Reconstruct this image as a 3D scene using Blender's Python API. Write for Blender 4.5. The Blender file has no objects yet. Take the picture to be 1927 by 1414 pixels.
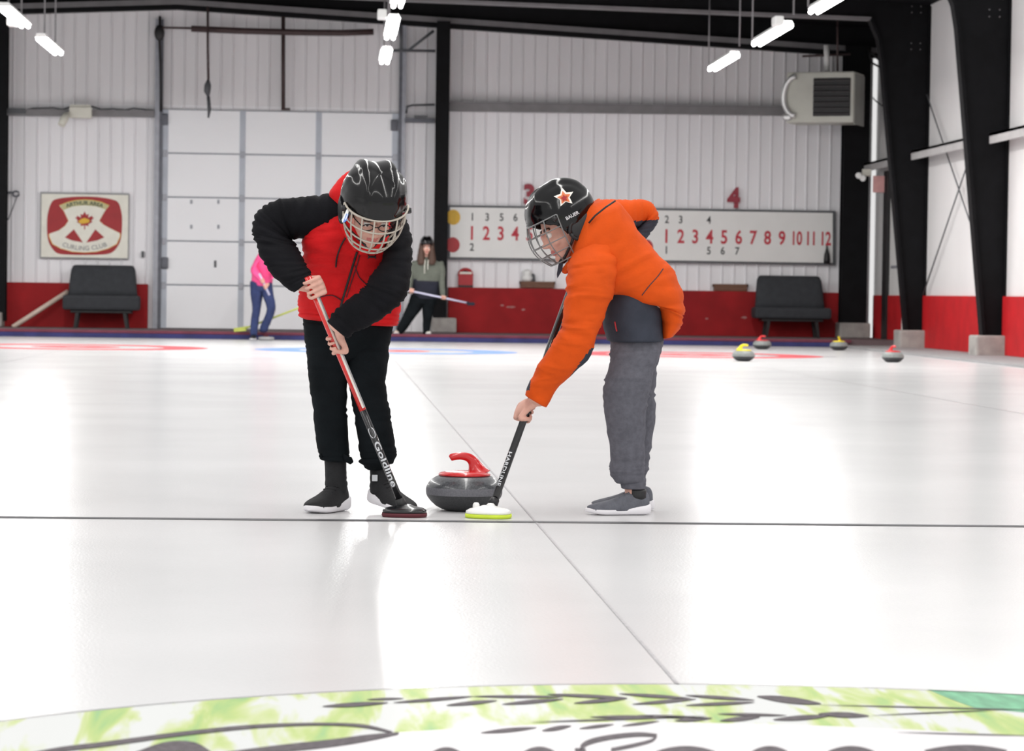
import bpy, bmesh, math, random
from mathutils import Vector, Matrix, noise, Quaternion
random.seed(7)
COL = bpy.context.scene.collection
V = Vector
# ------------------------------------------------------------------ camera
F = 5300.0                      # focal length in pixels of the 1927 x 1414 frame
CX, CY, CAMH = 963.5, 707.0, 0.83
PSI, PIT, ROLL = math.atan(337.7 / F), math.atan(155.0 / F), 0.0142
_f = V((math.sin(PSI) * math.cos(PIT), math.cos(PSI) * math.cos(PIT), -math.sin(PIT)))
_r0 = V((math.cos(PSI), -math.sin(PSI), 0))
_u0 = _r0.cross(_f)
CR = _r0 * math.cos(ROLL) + _u0 * math.sin(ROLL)
CU = _u0 * math.cos(ROLL) - _r0 * math.sin(ROLL)
CO = V((0, 0, CAMH))
def ray(px, py): return _f * F + CR * (px - CX) - CU * (py - CY)
def at_y(px, py, Y):
    d = ray(px, py); return CO + d * (Y / d.y)
def at_x(px, py, X):
    d = ray(px, py); return CO + d * (X / d.x)
def at_z(px, py, Z=0.0):
    d = ray(px, py); return CO + d * ((Z - CAMH) / d.z)
cam_d = bpy.data.cameras.new('camera'); cam = bpy.data.objects.new('camera', cam_d); COL.objects.link(cam)
cam_d.sensor_width = 36.0; cam_d.lens = F / 1927.0 * 36.0
cam.matrix_world = Matrix(((CR.x, CU.x, -_f.x, CO.x), (CR.y, CU.y, -_f.y, CO.y), (CR.z, CU.z, -_f.z, CO.z), (0, 0, 0, 1)))
cam_d.clip_end = 300
cam_d.dof.use_dof = True; cam_d.dof.focus_distance = 10.4; cam_d.dof.aperture_fstop = 9.0
bpy.context.scene.camera = cam

# ------------------------------------------------------------------ materials
def lin(c):
    if isinstance(c, (int, float)): c = (c, c, c)
    return tuple(((x / 255.0) / 12.92 if x / 255.0 <= 0.04045 else ((x / 255.0 + 0.055) / 1.055) ** 2.4) for x in c)
def mk(name, rgb, rough=0.5, metal=0.0, var=0.08, scale=12.0, bump=0.0, bscale=80.0, spec=0.5, emit=0.0, coat=0.0, stretch=None):
    m = bpy.data.materials.new(name); m.use_nodes = True
    nt = m.node_tree; b = nt.nodes['Principled BSDF']; L = nt.links
    c = lin(rgb)
    b.inputs['Roughness'].default_value = rough; b.inputs['Metallic'].default_value = metal
    b.inputs['Specular IOR Level'].default_value = spec
    b.inputs['Coat Weight'].default_value = coat
    tc = nt.nodes.new('ShaderNodeTexCoord'); vec = tc.outputs['Object']
    if stretch:
        mp = nt.nodes.new('ShaderNodeMapping'); mp.inputs['Scale'].default_value = stretch
        L.new(vec, mp.inputs['Vector']); vec = mp.outputs['Vector']
    n = nt.nodes.new('ShaderNodeTexNoise'); n.inputs['Scale'].default_value = scale; n.inputs['Detail'].default_value = 3
    L.new(vec, n.inputs['Vector'])
    r = nt.nodes.new('ShaderNodeValToRGB')
    r.color_ramp.elements[0].position = 0.3; r.color_ramp.elements[1].position = 0.7
    r.color_ramp.elements[0].color = tuple(x * (1 - var) for x in c) + (1,)
    r.color_ramp.elements[1].color = tuple(min(1, x * (1 + var)) for x in c) + (1,)
    L.new(n.outputs['Fac'], r.inputs['Fac']); L.new(r.outputs['Color'], b.inputs['Base Color'])
    if emit:
        b.inputs['Emission Color'].default_value = c + (1,); b.inputs['Emission Strength'].default_value = emit
    if bump:
        n2 = nt.nodes.new('ShaderNodeTexNoise'); n2.inputs['Scale'].default_value = bscale; n2.inputs['Detail'].default_value = 2
        L.new(vec, n2.inputs['Vector'])
        bp = nt.nodes.new('ShaderNodeBump'); bp.inputs['Strength'].default_value = bump; bp.inputs['Distance'].default_value = 0.01
        L.new(n2.outputs['Fac'], bp.inputs['Height']); L.new(bp.outputs['Normal'], b.inputs['Normal'])
    return m
M = dict(
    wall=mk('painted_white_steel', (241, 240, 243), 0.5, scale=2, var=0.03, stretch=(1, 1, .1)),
    wallup=mk('shaded_white_steel_upper', (230, 228, 230), 0.55, scale=2, var=0.04, stretch=(1, 1, .15)),  # upper tier toned darker: dimness above the lamps put into the colour
    wallr=mk('painted_white_side_wall', (226, 224, 224), 0.5, scale=1, var=0.03),
    red_wall=mk('red_wainscot_paint', (152, 26, 30), 0.6, scale=3, var=0.16, spec=0.2),
    red_wallr=mk('red_side_wainscot_paint', (180, 26, 32), 0.6, scale=3, var=0.12, spec=0.2),
    black=mk('black_painted_steel', (12, 12, 15), 0.6, scale=5, var=0.3, spec=0.15),
    roofb=mk('black_roof_lining', (13, 13, 16), 0.9, scale=4, var=0.3, spec=0.1),
    flange=mk('dull_grey_steel', (112, 110, 112), 0.6, scale=4, var=0.12),
    girt=mk('grey_girt_steel', (128, 126, 128), 0.55, scale=5, var=0.1),
    girtw=mk('pale_girt_steel', (176, 174, 174), 0.5, scale=5, var=0.08),
    rust=mk('brown_steel_pipe', (66, 50, 50), 0.6, scale=6, var=0.2),
    galv=mk('galvanised_steel', (158, 160, 168), 0.45, 0.3, scale=8, var=0.1),
    galvd=mk('dark_galvanised_steel', (96, 98, 106), 0.5, 0.3, scale=8, var=0.15),
    door=mk('white_overhead_door', (248, 249, 252), 0.45, scale=1.2, var=0.02),
    doorline=mk('overhead_door_stile', (186, 192, 202), 0.5, scale=3, var=0.06),
    seam=mk('grey_door_seam', (160, 164, 172), 0.6),
    concrete=mk('grey_concrete', (160, 156, 152), 0.85, scale=6, var=0.18, bump=0.3, bscale=30),
    kerb=mk('pale_concrete_kerb', (150, 149, 150), 0.7, scale=1.5, var=0.10),
    carpet=mk('brown_grey_carpet', (104, 88, 90), 0.95, scale=4, var=0.15, bump=0.4),
    maroon=mk('maroon_bumper_foam', (112, 52, 68), 0.85, scale=5, var=0.15),
    blue=mk('navy_bumper_foam', (46, 48, 98), 0.85, scale=5, var=0.2),
    white=mk('white_gloss_paint', (236, 236, 234), 0.35, scale=3, var=0.02),
    cream=mk('cream_sign_paint', (236, 234, 222), 0.5, scale=6, var=0.04),
    signred=mk('crimson_sign_paint', (164, 30, 36), 0.5, scale=6, var=0.08),
    gold=mk('gold_sign_paint', (226, 180, 50), 0.5, scale=8, var=0.1),
    signgreen=mk('dark_green_sign_paint', (62, 78, 62), 0.5, scale=8, var=0.1),
    signtan=mk('tan_sign_paint', (196, 190, 140), 0.5, scale=8, var=0.08),
    signblue=mk('blue_sign_paint', (50, 50, 130), 0.5),
    signgrey=mk('grey_sign_lettering', (150, 150, 150), 0.5),
    num_red=mk('red_numeral_paint', (196, 44, 62), 0.5),
    num_dkred=mk('dark_red_numeral', (150, 40, 58), 0.5),
    num_blk=mk('black_numeral', (40, 40, 42), 0.5),
    frame_dk=mk('dark_grey_frame', (84, 86, 90), 0.5, scale=6),
    frame_gr=mk('grey_frame', (150, 150, 152), 0.5, scale=6),
    seat=mk('charcoal_vinyl', (58, 60, 64), 0.75, scale=10, var=0.1, spec=0.25, bump=0.15, bscale=60),
    dark=mk('black_enamel', (24, 22, 24), 0.5, scale=6, var=0.2),
    wood=mk('varnished_wood', (112, 76, 56), 0.6, scale=8, var=0.2, stretch=(1, 8, 8)),
    palewood=mk('pale_wood_pole', (216, 196, 182), 0.6, scale=8, var=0.1),
    plast=mk('off_white_plastic', (222, 220, 208), 0.45, scale=4, var=0.03),
    heater=mk('almond_enamel', (196, 196, 186), 0.4, scale=3, var=0.05),
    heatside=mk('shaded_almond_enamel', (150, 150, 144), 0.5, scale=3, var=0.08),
    louvre=mk('dark_louvre', (52, 48, 50), 0.5),
    chrome=mk('shiny_sheet_metal', (226, 226, 226), 0.2, 0.5, scale=3, var=0.05),
    tube=mk('lit_lamp_tube', (255, 254, 252), 0.5, emit=24.0),
    granite=None,
    redplastic=mk('glossy_red_plastic', (206, 34, 38), 0.25, scale=10, var=0.06, coat=0.4),
    yelplastic=mk('glossy_yellow_plastic', (236, 214, 30), 0.3, scale=10, var=0.06),
    boxred=mk('red_enamel_box', (176, 32, 40), 0.45, scale=6, var=0.08),
    skin=mk('skin', (212, 164, 148), 0.55, scale=30, var=0.07, spec=0.3),
    lips=mk('lip_skin', (186, 110, 104), 0.5, scale=30),
    hair=mk('brown_hair', (72, 48, 36), 0.6, scale=30, var=0.3, stretch=(6, 6, 1)),
    eyew=mk('eye_white', (230, 228, 224), 0.3, var=0.02),
    iris=mk('dark_iris', (50, 36, 30), 0.3),
    red_cloth=mk('red_jacket_fabric', (206, 20, 25), 0.75, scale=14, var=0.12, bump=0.12, bscale=120, spec=0.25),
    blk_cloth=mk('black_sleeve_fabric', (17, 17, 21), 0.85, scale=10, var=0.25, bump=0.15, bscale=100, spec=0.15),
    blk_pants=mk('black_trouser_fabric', (20, 24, 27), 0.9, scale=10, var=0.25, bump=0.15, bscale=100, spec=0.1),
    org_cloth=mk('orange_jacket_fabric', (208, 78, 15), 0.8, scale=12, var=0.08, bump=0.12, bscale=120, spec=0.2),
    char_cloth=mk('charcoal_panel_fabric', (56, 60, 70), 0.85, scale=12, var=0.18, bump=0.15, bscale=120, spec=0.2),
    gry_pants=mk('grey_marl_fabric', (96, 96, 104), 0.9, scale=50, var=0.14, bump=0.2, bscale=160, spec=0.15),
    gry_shoe=mk('grey_knit_shoe', (96, 98, 106), 0.85, scale=40, var=0.14, bump=0.2, bscale=200),
    blk_shoe=mk('black_knit_shoe', (24, 24, 27), 0.8, scale=40, var=0.25, bump=0.2, bscale=200),
    sole=mk('white_rubber_sole', (232, 230, 234), 0.55, scale=10, var=0.04),
    helmet=mk('glossy_black_shell', (9, 9, 11), 0.13, scale=5, var=0.15, coat=0.0, spec=0.4),
    matte=mk('matte_black_plastic', (26, 26, 28), 0.5, scale=8, var=0.15),
    cage=mk('off_white_coated_wire', (178, 170, 158), 0.45, scale=20, var=0.06),
    cagegr=mk('grey_coated_wire', (120, 122, 122), 0.4, scale=20, var=0.08),
    shaft_red=mk('red_shaft', (214, 38, 34), 0.22, scale=10, var=0.05, coat=0.5),
    shaft_blk=mk('black_shaft', (22, 22, 25), 0.25, scale=10, var=0.1, coat=0.4),
    shaft_wht=mk('silver_white_stripe', (222, 216, 208), 0.35),
    silver=mk('silver_print', (206, 208, 212), 0.4),
    padred=mk('dark_red_pad', (84, 22, 34), 0.7),
    lime=mk('lime_pad', (200, 222, 60), 0.7, scale=20, var=0.06),
    pink=mk('pink_fabric', (240, 84, 146), 0.8, scale=8, var=0.12),
    denim=mk('blue_denim', (48, 60, 102), 0.9, scale=12, var=0.2),
    olive=mk('grey_green_fleece', (98, 102, 93), 0.9, scale=10, var=0.1),
    navy=mk('dark_navy_fleece', (30, 32, 46), 0.9, scale=10, var=0.15),
    yelshaft=mk('yellow_green_shaft', (190, 198, 92), 0.6),
    lilac=mk('pale_lilac_shaft', (206, 204, 228), 0.4),
    ink=mk('dark_ice_paint', (92, 86, 90), 0.7, scale=60, var=0.3, spec=0.15),
    lineink=mk('black_line_paint', (70, 70, 74), 0.6, scale=20, var=0.15),
    faintink=mk('grey_line_paint', (176, 174, 176), 0.8, scale=20, var=0.1, spec=0.1),
    ringred=mk('red_ring_paint', (196, 92, 98), 0.8, scale=3, var=0.1, spec=0.1),
    ringblue=mk('blue_ring_paint', (120, 146, 196), 0.8, scale=3, var=0.1, spec=0.1),
    decal_w=mk('white_decal', (238, 232, 224), 0.4), decal_o=mk('orange_decal', (214, 112, 60), 0.4),
    bluetab=mk('blue_tab', (96, 136, 210), 0.5), pinksign=mk('pale_red_sign', (214, 160, 158), 0.5),
)
# granite: speckled
def granite():
    m = mk('dark_grey_granite', (74, 76, 80), 0.28, scale=160, var=0.4, coat=0.3); return m
M['granite'] = granite()
M['shadegranite'] = mk('shaded_granite_underside', (48, 49, 52), 0.5, scale=160, var=0.35)  # underside shade put into the colour, offsetting bounced light
M['band'] = mk('dull_granite_band', (104, 104, 110), 0.7, scale=200, var=0.2)
M['scuff'] = mk('pale_scuff_mark', (170, 118, 116), .7)
M['paleband'] = mk('pale_granite', (128, 132, 130), 0.5, scale=60, var=0.2)

# ------------------------------------------------------------------ mesh builder
ORG = {}
def origin(o): return ORG.get(o.name, V((0, 0, 0))) if o else V((0, 0, 0))
class MB:
    def __init__(s): s.v = []; s.f = []; s.m = []; s.smooth = []
    def add(s, vs, fs, mi=0, smooth=False):
        o = len(s.v); s.v += [V(p) for p in vs]
        for f in fs: s.f.append(tuple(i + o for i in f)); s.m.append(mi); s.smooth.append(smooth)
        return s
    def box(s, lo, hi, mi=0, bev=0.0):
        x0, y0, z0 = [min(a, b) for a, b in zip(lo, hi)]; x1, y1, z1 = [max(a, b) for a, b in zip(lo, hi)]
        if bev > 0:
            bm = bmesh.new(); bmesh.ops.create_cube(bm, size=1)
            for v in bm.verts: v.co = V(((x0 + x1) / 2 + v.co.x * (x1 - x0), (y0 + y1) / 2 + v.co.y * (y1 - y0), (z0 + z1) / 2 + v.co.z * (z1 - z0)))
            bmesh.ops.bevel(bm, geom=bm.edges[:], offset=min(bev, .45 * min(x1 - x0, y1 - y0, z1 - z0)), segments=2, affect='EDGES', profile=.6)
            bm.verts.index_update()
            s.add([v.co.copy() for v in bm.verts], [[v.index for v in f.verts] for f in bm.faces], mi); bm.free(); return s
        s.add([(x0, y0, z0), (x1, y0, z0), (x1, y1, z0), (x0, y1, z0), (x0, y0, z1), (x1, y0, z1), (x1, y1, z1), (x0, y1, z1)],
              [(0, 3, 2, 1), (4, 5, 6, 7), (0, 1, 5, 4), (1, 2, 6, 5), (2, 3, 7, 6), (3, 0, 4, 7)], mi); return s
    def tube(s, pts, r, n=10, mi=0, caps=True):
        pts = [V(p) for p in pts]; rs = r if isinstance(r, (list, tuple)) else [r] * len(pts)
        rings = []; up = None
        for i, p in enumerate(pts):
            t = (pts[min(i + 1, len(pts) - 1)] - pts[max(i - 1, 0)]).normalized()
            if up is None: up = t.orthogonal().normalized()
            up = (up - t * up.dot(t)).normalized(); w = t.cross(up)
            rings.append([p + (up * math.cos(2 * math.pi * k / n) + w * math.sin(2 * math.pi * k / n)) * rs[i] for k in range(n)])
        s.rings(rings, caps, mi); return s
    def rings(s, rings, caps=True, mi=0, smooth=True):
        n = len(rings[0]); vs = [p for r in rings for p in r]; fs = []
        for i in range(len(rings) - 1):
            for k in range(n):
                a, b = i * n + k, i * n + (k + 1) % n
                fs.append((a, b, b + n, a + n))
        s.add(vs, fs, mi, smooth)
        if caps:
            o = len(s.v) - len(vs)
            s.f.append(tuple(o + k for k in range(n))[::-1]); s.m.append(mi); s.smooth.append(False)
            s.f.append(tuple(o + (len(rings) - 1) * n + k for k in range(n))); s.m.append(mi); s.smooth.append(False)
        return s
    def lathe(s, c, prof, n=32, mi=0, mis=None):
        c = V(c); rings = [[c + V((r * math.cos(2 * math.pi * k / n), r * math.sin(2 * math.pi * k / n), z)) for k in range(n)] for r, z in prof]
        o = len(s.f); s.rings(rings, True, mi)
        if mis:
            for i in range(len(prof) - 1):
                for k in range(n): s.m[o + i * n + k] = mis[i]
        return s
    def ell(s, c, r, mat=None, n=20, m=12, mi=0):
        c = V(c); vs = []; fs = []
        for i in range(m + 1):
            th = math.pi * i / m
            for k in range(n):
                ph = 2 * math.pi * k / n
                p = V((r[0] * math.sin(th) * math.cos(ph), r[1] * math.sin(th) * math.sin(ph), r[2] * math.cos(th)))
                vs.append(c + (mat @ p if mat else p))
        for i in range(m):
            for k in range(n):
                a, b = i * n + k, i * n + (k + 1) % n
                fs.append((a, a + n, b + n, b))
        s.add(vs, fs, mi, True); return s
    def poly(s, pts, mi=0): s.add(pts, [tuple(range(len(pts)))], mi); return s
    def prism(s, pts, vec, mi=0):
        n = len(pts); vec = V(vec); pts = [V(p) for p in pts]
        s.add(pts + [p + vec for p in pts], [tuple(range(n))[::-1], tuple(range(n, 2 * n))] + [(i, (i + 1) % n, (i + 1) % n + n, i + n) for i in range(n)], mi); return s
    def xf(s, mat):
        s.v = [mat @ p for p in s.v]; return s
    def join(s, o, mi_off=0):
        k = len(s.v); s.v += o.v; s.f += [tuple(i + k for i in f) for f in o.f]; s.m += [x + mi_off for x in o.m]; s.smooth += o.smooth; return s
    def mesh(s, name, mats, org=V((0, 0, 0))):
        me = bpy.data.meshes.new(name); me.from_pydata([p - org for p in s.v], [], s.f)
        for m in (mats if isinstance(mats, (list, tuple)) else [mats]): me.materials.append(m)
        for p, mi, sm in zip(me.polygons, s.m, s.smooth): p.material_index = mi; p.use_smooth = sm
        bm = bmesh.new(); bm.from_mesh(me); bmesh.ops.remove_doubles(bm, verts=bm.verts, dist=1e-6)
        bmesh.ops.dissolve_degenerate(bm, dist=1e-7, edges=bm.edges)
        bmesh.ops.recalc_face_normals(bm, faces=bm.faces); bm.to_mesh(me); bm.free()
        me.update(); return me
    def build(s, name, mats, parent=None, loc=None, label=None, keepn=False):
        org = origin(parent) if parent else (V(loc) if loc else V((0, 0, 0)))
        o = bpy.data.objects.new(name, s.mesh(name, mats, org)); COL.objects.link(o)
        if parent: o.parent = parent
        else: o.location = org
        ORG[o.name] = org
        if label: o['label'] = label
        return o
def thing(name, label, cat, loc, group=None):
    o = bpy.data.objects.new(name, None); COL.objects.link(o); o.location = V(loc); o.empty_display_size = .05
    o['label'] = label; o['category'] = cat
    if group: o['group'] = group
    ORG[o.name] = V(loc); return o
def tag(o, label, cat, group=None):
    o['label'] = label; o['category'] = cat
    if group: o['group'] = group
    return o
def struct(o): o['kind'] = 'structure'; return o
def copy_tree(o, parent=None, mats=None):
    c = o.copy(); COL.objects.link(c); c.parent = parent
    if mats and c.data and any(m in mats for m in c.data.materials):
        c.data = c.data.copy()
        for i, m in enumerate(c.data.materials):
            if m in mats: c.data.materials[i] = mats[m]
    for ch in list(o.children): copy_tree(ch, c, mats)
    return c
def text_pts(s, size=1.0, offset=0.0, xs=1.0, align='CENTER', shear=0.0):
    cu = bpy.data.curves.new('glyphs', 'FONT'); cu.body = s; cu.size = size; cu.offset = offset; cu.align_x = align; cu.align_y = 'CENTER'; cu.shear = shear; cu.resolution_u = 3
    ob = bpy.data.objects.new('glyphs', cu); COL.objects.link(ob)
    me = bpy.data.meshes.new_from_object(ob.evaluated_get(bpy.context.evaluated_depsgraph_get()))
    vs = [V((v.co.x * xs, v.co.y, 0)) for v in me.vertices]; fs = [tuple(p.vertices) for p in me.polygons]
    bpy.data.objects.remove(ob); bpy.data.curves.remove(cu); bpy.data.meshes.remove(me)
    return vs, fs
def cat(ps, n):                        # Catmull-Rom through tuples
    out = []; ps = [list(p) for p in ps]
    for i in range(len(ps) - 1):
        p0, p1, p2, p3 = ps[max(i - 1, 0)], ps[i], ps[i + 1], ps[min(i + 2, len(ps) - 1)]
        for k in range(n):
            t = k / n
            out.append([.5 * (2 * b + (c - a) * t + (2 * a - 5 * b + 4 * c - d) * t * t + (3 * b - a - 3 * c + d) * t ** 3) for a, b, c, d in zip(p0, p1, p2, p3)])
    out.append(ps[-1]); return out
# ------------------------------------------------------------------ the hall
YW, XW, ZF = 50.0, 9.6, 0.12       # end wall, side wall, raised end walkway
AP = -2.8                          # ridge
def W(px, py, off=0.0): return at_y(px, py, YW - off)
_a, _b = W(1600, 97), W(840, 44); _s = (_b.z - _a.z) / (_a.x - _b.x)
def ztop(x): return (_a.z + _s * (_a.x - x)) if x > AP else (_a.z + _s * (_a.x - AP) - _s * (AP - x))
def wbox(mb, x0, y0, x1, y1, off, th, mi=0, bev=0.0):       # box on the end wall from two corners
    a, b = W(x0, (y0 + y1) / 2, off), W(x1, (y0 + y1) / 2, off); c, d = W((x0 + x1) / 2, y0, off), W((x0 + x1) / 2, y1, off)
    mb.box((a.x, YW - off, c.z), (b.x, YW - off + th, d.z), mi, bev); return mb

# ice sheet with its painted markings (paint lies 1.5 mm proud)
def ice_mat():
    m = bpy.data.materials.new('pebbled_ice'); m.use_nodes = True; nt = m.node_tree; b = nt.nodes['Principled BSDF']; L = nt.links
    b.inputs['Roughness'].default_value = 0.21; b.inputs['Specular IOR Level'].default_value = 0.3; b.inputs['IOR'].default_value = 1.25
    tc = nt.nodes.new('ShaderNodeTexCoord')
    n = nt.nodes.new('ShaderNodeTexNoise'); n.inputs['Scale'].default_value = 0.7; n.inputs['Detail'].default_value = 5; L.new(tc.outputs['Object'], n.inputs['Vector'])
    r = nt.nodes.new('ShaderNodeValToRGB'); r.color_ramp.elements[0].color = (.65, .65, .655, 1); r.color_ramp.elements[1].color = (.72, .72, .725, 1)
    r.color_ramp.elements[0].position = .3; r.color_ramp.elements[1].position = .7
    L.new(n.outputs['Fac'], r.inputs['Fac']); L.new(r.outputs['Color'], b.inputs['Base Color'])
    n2 = nt.nodes.new('ShaderNodeTexNoise'); n2.inputs['Scale'].default_value = 110; n2.inputs['Detail'].default_value = 1; L.new(tc.outputs['Object'], n2.inputs['Vector'])
    bp = nt.nodes.new('ShaderNodeBump'); bp.inputs['Strength'].default_value = .16; bp.inputs['Distance'].default_value = .004
    L.new(n2.outputs['Fac'], bp.inputs['Height']); L.new(bp.outputs['Normal'], b.inputs['Normal']); return m
def art_mat():
    m = bpy.data.materials.new('green_brushed_ice_paint'); m.use_nodes = True; nt = m.node_tree; b = nt.nodes['Principled BSDF']; L = nt.links
    b.inputs['Roughness'].default_value = .5; b.inputs['Specular IOR Level'].default_value = .15
    tc = nt.nodes.new('ShaderNodeTexCoord'); mp = nt.nodes.new('ShaderNodeMapping'); mp.inputs['Rotation'].default_value = (0, 0, .75); mp.inputs['Scale'].default_value = (8, 1.1, 1)
    L.new(tc.outputs['Object'], mp.inputs['Vector'])
    n = nt.nodes.new('ShaderNodeTexNoise'); n.inputs['Scale'].default_value = 1.6; n.inputs['Detail'].default_value = 4; n.inputs['Distortion'].default_value = .6; L.new(mp.outputs['Vector'], n.inputs['Vector'])
    r = nt.nodes.new('ShaderNodeValToRGB'); e = r.color_ramp.elements
    e[0].position = .45; e[0].color = lin((204, 206, 205)) + (1,); e[1].position = .52; e[1].color = lin((190, 200, 150)) + (1,)
    for p, c in ((.58, (174, 192, 118)), (.68, (152, 184, 114)), (.78, (126, 174, 128))):
        q = r.color_ramp.elements.new(p); q.color = lin(c) + (1,)
    L.new(n.outputs['Fac'], r.inputs['Fac']); L.new(r.outputs['Color'], b.inputs['Base Color']); return m
M['ice'] = ice_mat(); M['art'] = art_mat(); M['artteal'] = mk('teal_brushed_ice_paint', (100, 164, 126), .6, scale=9, var=.25, stretch=(4, 1, 1))
M['artwhite'] = mk('white_ice_paint', (212, 210, 212), .5, scale=3, var=.02)
XS = 0.743                          # centre line of the near sheet
ice = MB(); ice.box((-13, -1.5, -.06), (8.45, 46.9, 0), 0)
PZ = .0015
def flat(mb, pts, mi, z=PZ): mb.poly([V((p[0], p[1], z)) for p in pts], mi)
def annulus(mb, cx, cy, r0, r1, mi, z=PZ, n=96):
    for k in range(n):
        a, b = 2 * math.pi * k / n, 2 * math.pi * (k + 1) / n
        flat(mb, [(cx + r0 * math.cos(a), cy + r0 * math.sin(a)), (cx + r1 * math.cos(a), cy + r1 * math.sin(a)), (cx + r1 * math.cos(b), cy + r1 * math.sin(b)), (cx + r0 * math.cos(b), cy + r0 * math.sin(b))], mi, z)
edge = at_z(1283, 1289); HY = edge.y - 1.95
flat(ice, [(XS + 1.945 * math.cos(2 * math.pi * k / 96), HY + 1.945 * math.sin(2 * math.pi * k / 96)) for k in range(96)], 1, .001)
annulus(ice, XS, HY, 1.944, 1.951, 3, .0022)
def pz(px, py, z): p = at_z(px, py, 0.0); return V((p.x, p.y, z))
def pixpoly(pts, mi, z): ice.poly([pz(x, y, z) for x, y in pts], mi)
pixpoly([(430, 1417), (540, 1404), (640, 1392), (750, 1380), (900, 1371), (1000, 1366), (1150, 1361), (1300, 1362), (1500, 1366), (1700, 1374), (1960, 1390), (1960, 1480), (430, 1480)], 5, .0014)
pixpoly([(1745, 1299), (1840, 1304), (1927, 1309), (1960, 1312), (1960, 1346), (1900, 1340), (1840, 1336), (1790, 1318)], 4, .0014)
def lens(x0, y0, x1, y1, th, mi=2, z=.0026, n=10, tip=.12):
    up = []; dn = []
    for i in range(n + 1):
        t = i / n; w = th * (tip + (1 - tip) * 4 * t * (1 - t)) / 2
        up.append((x0 + (x1 - x0) * t, y0 + (y1 - y0) * t - w)); dn.append((x0 + (x1 - x0) * t, y0 + (y1 - y0) * t + w))
    pixpoly(up + dn[::-1], mi, z)
def stroke(pts, ths, mi=2, z=.0026):
    q = cat([(x, y, t) for (x, y), t in zip(pts, ths)], 5)
    for a, b in zip(q, q[1:]):
        if abs(b[0] - a[0]) > .6 * abs(b[1] - a[1]): pixpoly([(a[0], a[1] - a[2] / 2), (b[0], b[1] - b[2] / 2), (b[0], b[1] + b[2] / 2), (a[0], a[1] + a[2] / 2)], mi, z)
        else: pixpoly([(a[0] - a[2], a[1]), (b[0] - b[2], b[1]), (b[0] + b[2], b[1]), (a[0] + a[2], a[1])], mi, z)
stroke([(60, 1424), (116, 1413), (199, 1403), (332, 1385), (465, 1371), (565, 1366), (640, 1366), (690, 1370), (738, 1381)], [10, 9, 9, 8, 7, 5, 5, 6, 4])
stroke([(750, 1383), (690, 1392), (620, 1402), (520, 1413), (420, 1426)], [4, 12, 14, 14, 14], z=.0028)
stroke([(255, 1422), (300, 1412), (335, 1407), (370, 1411), (398, 1422)], [8, 20, 20, 20, 8], z=.0024)
for a in [(607, 1332, 730, 1325, 8), (690, 1319, 760, 1317, 4), (740, 1325, 890, 1313, 6), (840, 1330, 935, 1321, 7), (890, 1313, 1060, 1314, 5), (945, 1328, 1060, 1318, 7), (1030, 1309, 1180, 1316, 6),
          (1080, 1326, 1180, 1317, 7), (1165, 1308, 1300, 1317, 6), (1190, 1328, 1310, 1318, 6), (1290, 1311, 1420, 1320, 6), (1290, 1330, 1420, 1324, 6), (1425, 1313, 1545, 1327, 12), (1540, 1329, 1960, 1339, 2), (1640, 1349, 1890, 1338, 2),
          (905, 1382, 1010, 1372, 8), (1020, 1378, 1075, 1369, 8), (1090, 1374, 1155, 1366, 6), (1000, 1362, 1330, 1350, 3), (1110, 1352, 1230, 1351, 5), (1170, 1369, 1240, 1360, 5), (1200, 1349, 1330, 1354, 5), (1270, 1359, 1340, 1354, 7),
          (1350, 1346, 1480, 1349, 5), (1355, 1359, 1430, 1352, 8), (1455, 1357, 1560, 1350, 9), (1540, 1346, 1635, 1350, 10), (1690, 1381, 1960, 1388, 2)]: lens(*a)
stroke([(1236, 1387), (1200, 1385), (1150, 1390), (1110, 1399), (1092, 1411), (1096, 1424)], [6, 8, 9, 10, 10, 10])
stroke([(1236, 1388), (1225, 1397), (1190, 1406), (1150, 1414)], [5, 6, 7, 7], z=.0024)
for x0, x1, y in ((1235, 1345, 1416), (1415, 1482, 1416), (1558, 1645, 1416), (1740, 1895, 1414), (812, 868, 1418), (985, 1045, 1417)): lens(x0, y + 2, x1, y + 2, 22)
# hog line across the sheets, centre lines, far houses
hl = at_z(930, 982.5).y
flat(ice, [(-13, hl - .035), (8.45, hl - .035), (8.45, hl + .035), (-13, hl + .035)], 3, .0018)
for cx in (XS, XS + 4.3, XS - 4.3): flat(ice, [(cx - .004, edge.y if cx == XS else 8), (cx + .004, edge.y if cx == XS else 8), (cx + .004, 44), (cx - .004, 44)], 6, .0016)
TY = 39.3
for cx, mi in ((XS, 8), (XS + 4.3, 7), (XS - 4.3, 7)): annulus(ice, cx, TY, 1.22, 1.83, mi); annulus(ice, cx, TY, .15, .61, 7)
flat(ice, [(XS + 5.2, TY - .25), (XS + 6.3, TY - .25), (XS + 6.3, TY - .12), (XS + 5.2, TY - .12)], 3)
flo = struct(ice.build('floor', [M['ice'], M['art'], M['ink'], M['lineink'], M['artteal'], M['artwhite'], M['faintink'], M['ringred'], M['ringblue']]))
kb = MB(); kb.box((8.45, -1.5, -.06), (XW + .3, 46.9, .035), 0); struct(kb.build('floor_side_kerb', M['kerb']))
# raised end walkway with its bumper
wk = MB(); wk.box((-13, 46.98, -.06), (XW + .3, YW + .3, ZF), 0); struct(wk.build('floor_walkway', M['carpet']))
for z0, z1, mat, y0, x1 in ((0.0, .075, 'blue', 46.88, 8.55), (.075, ZF + .004, 'maroon', 46.90, 8.7)):
    b = MB(); b.box((-13, y0, z0), (x1, 46.99, z1), 0, .012); struct(b.build('trim_1' if mat == 'blue' else 'trim_2', M[mat]))

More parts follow.
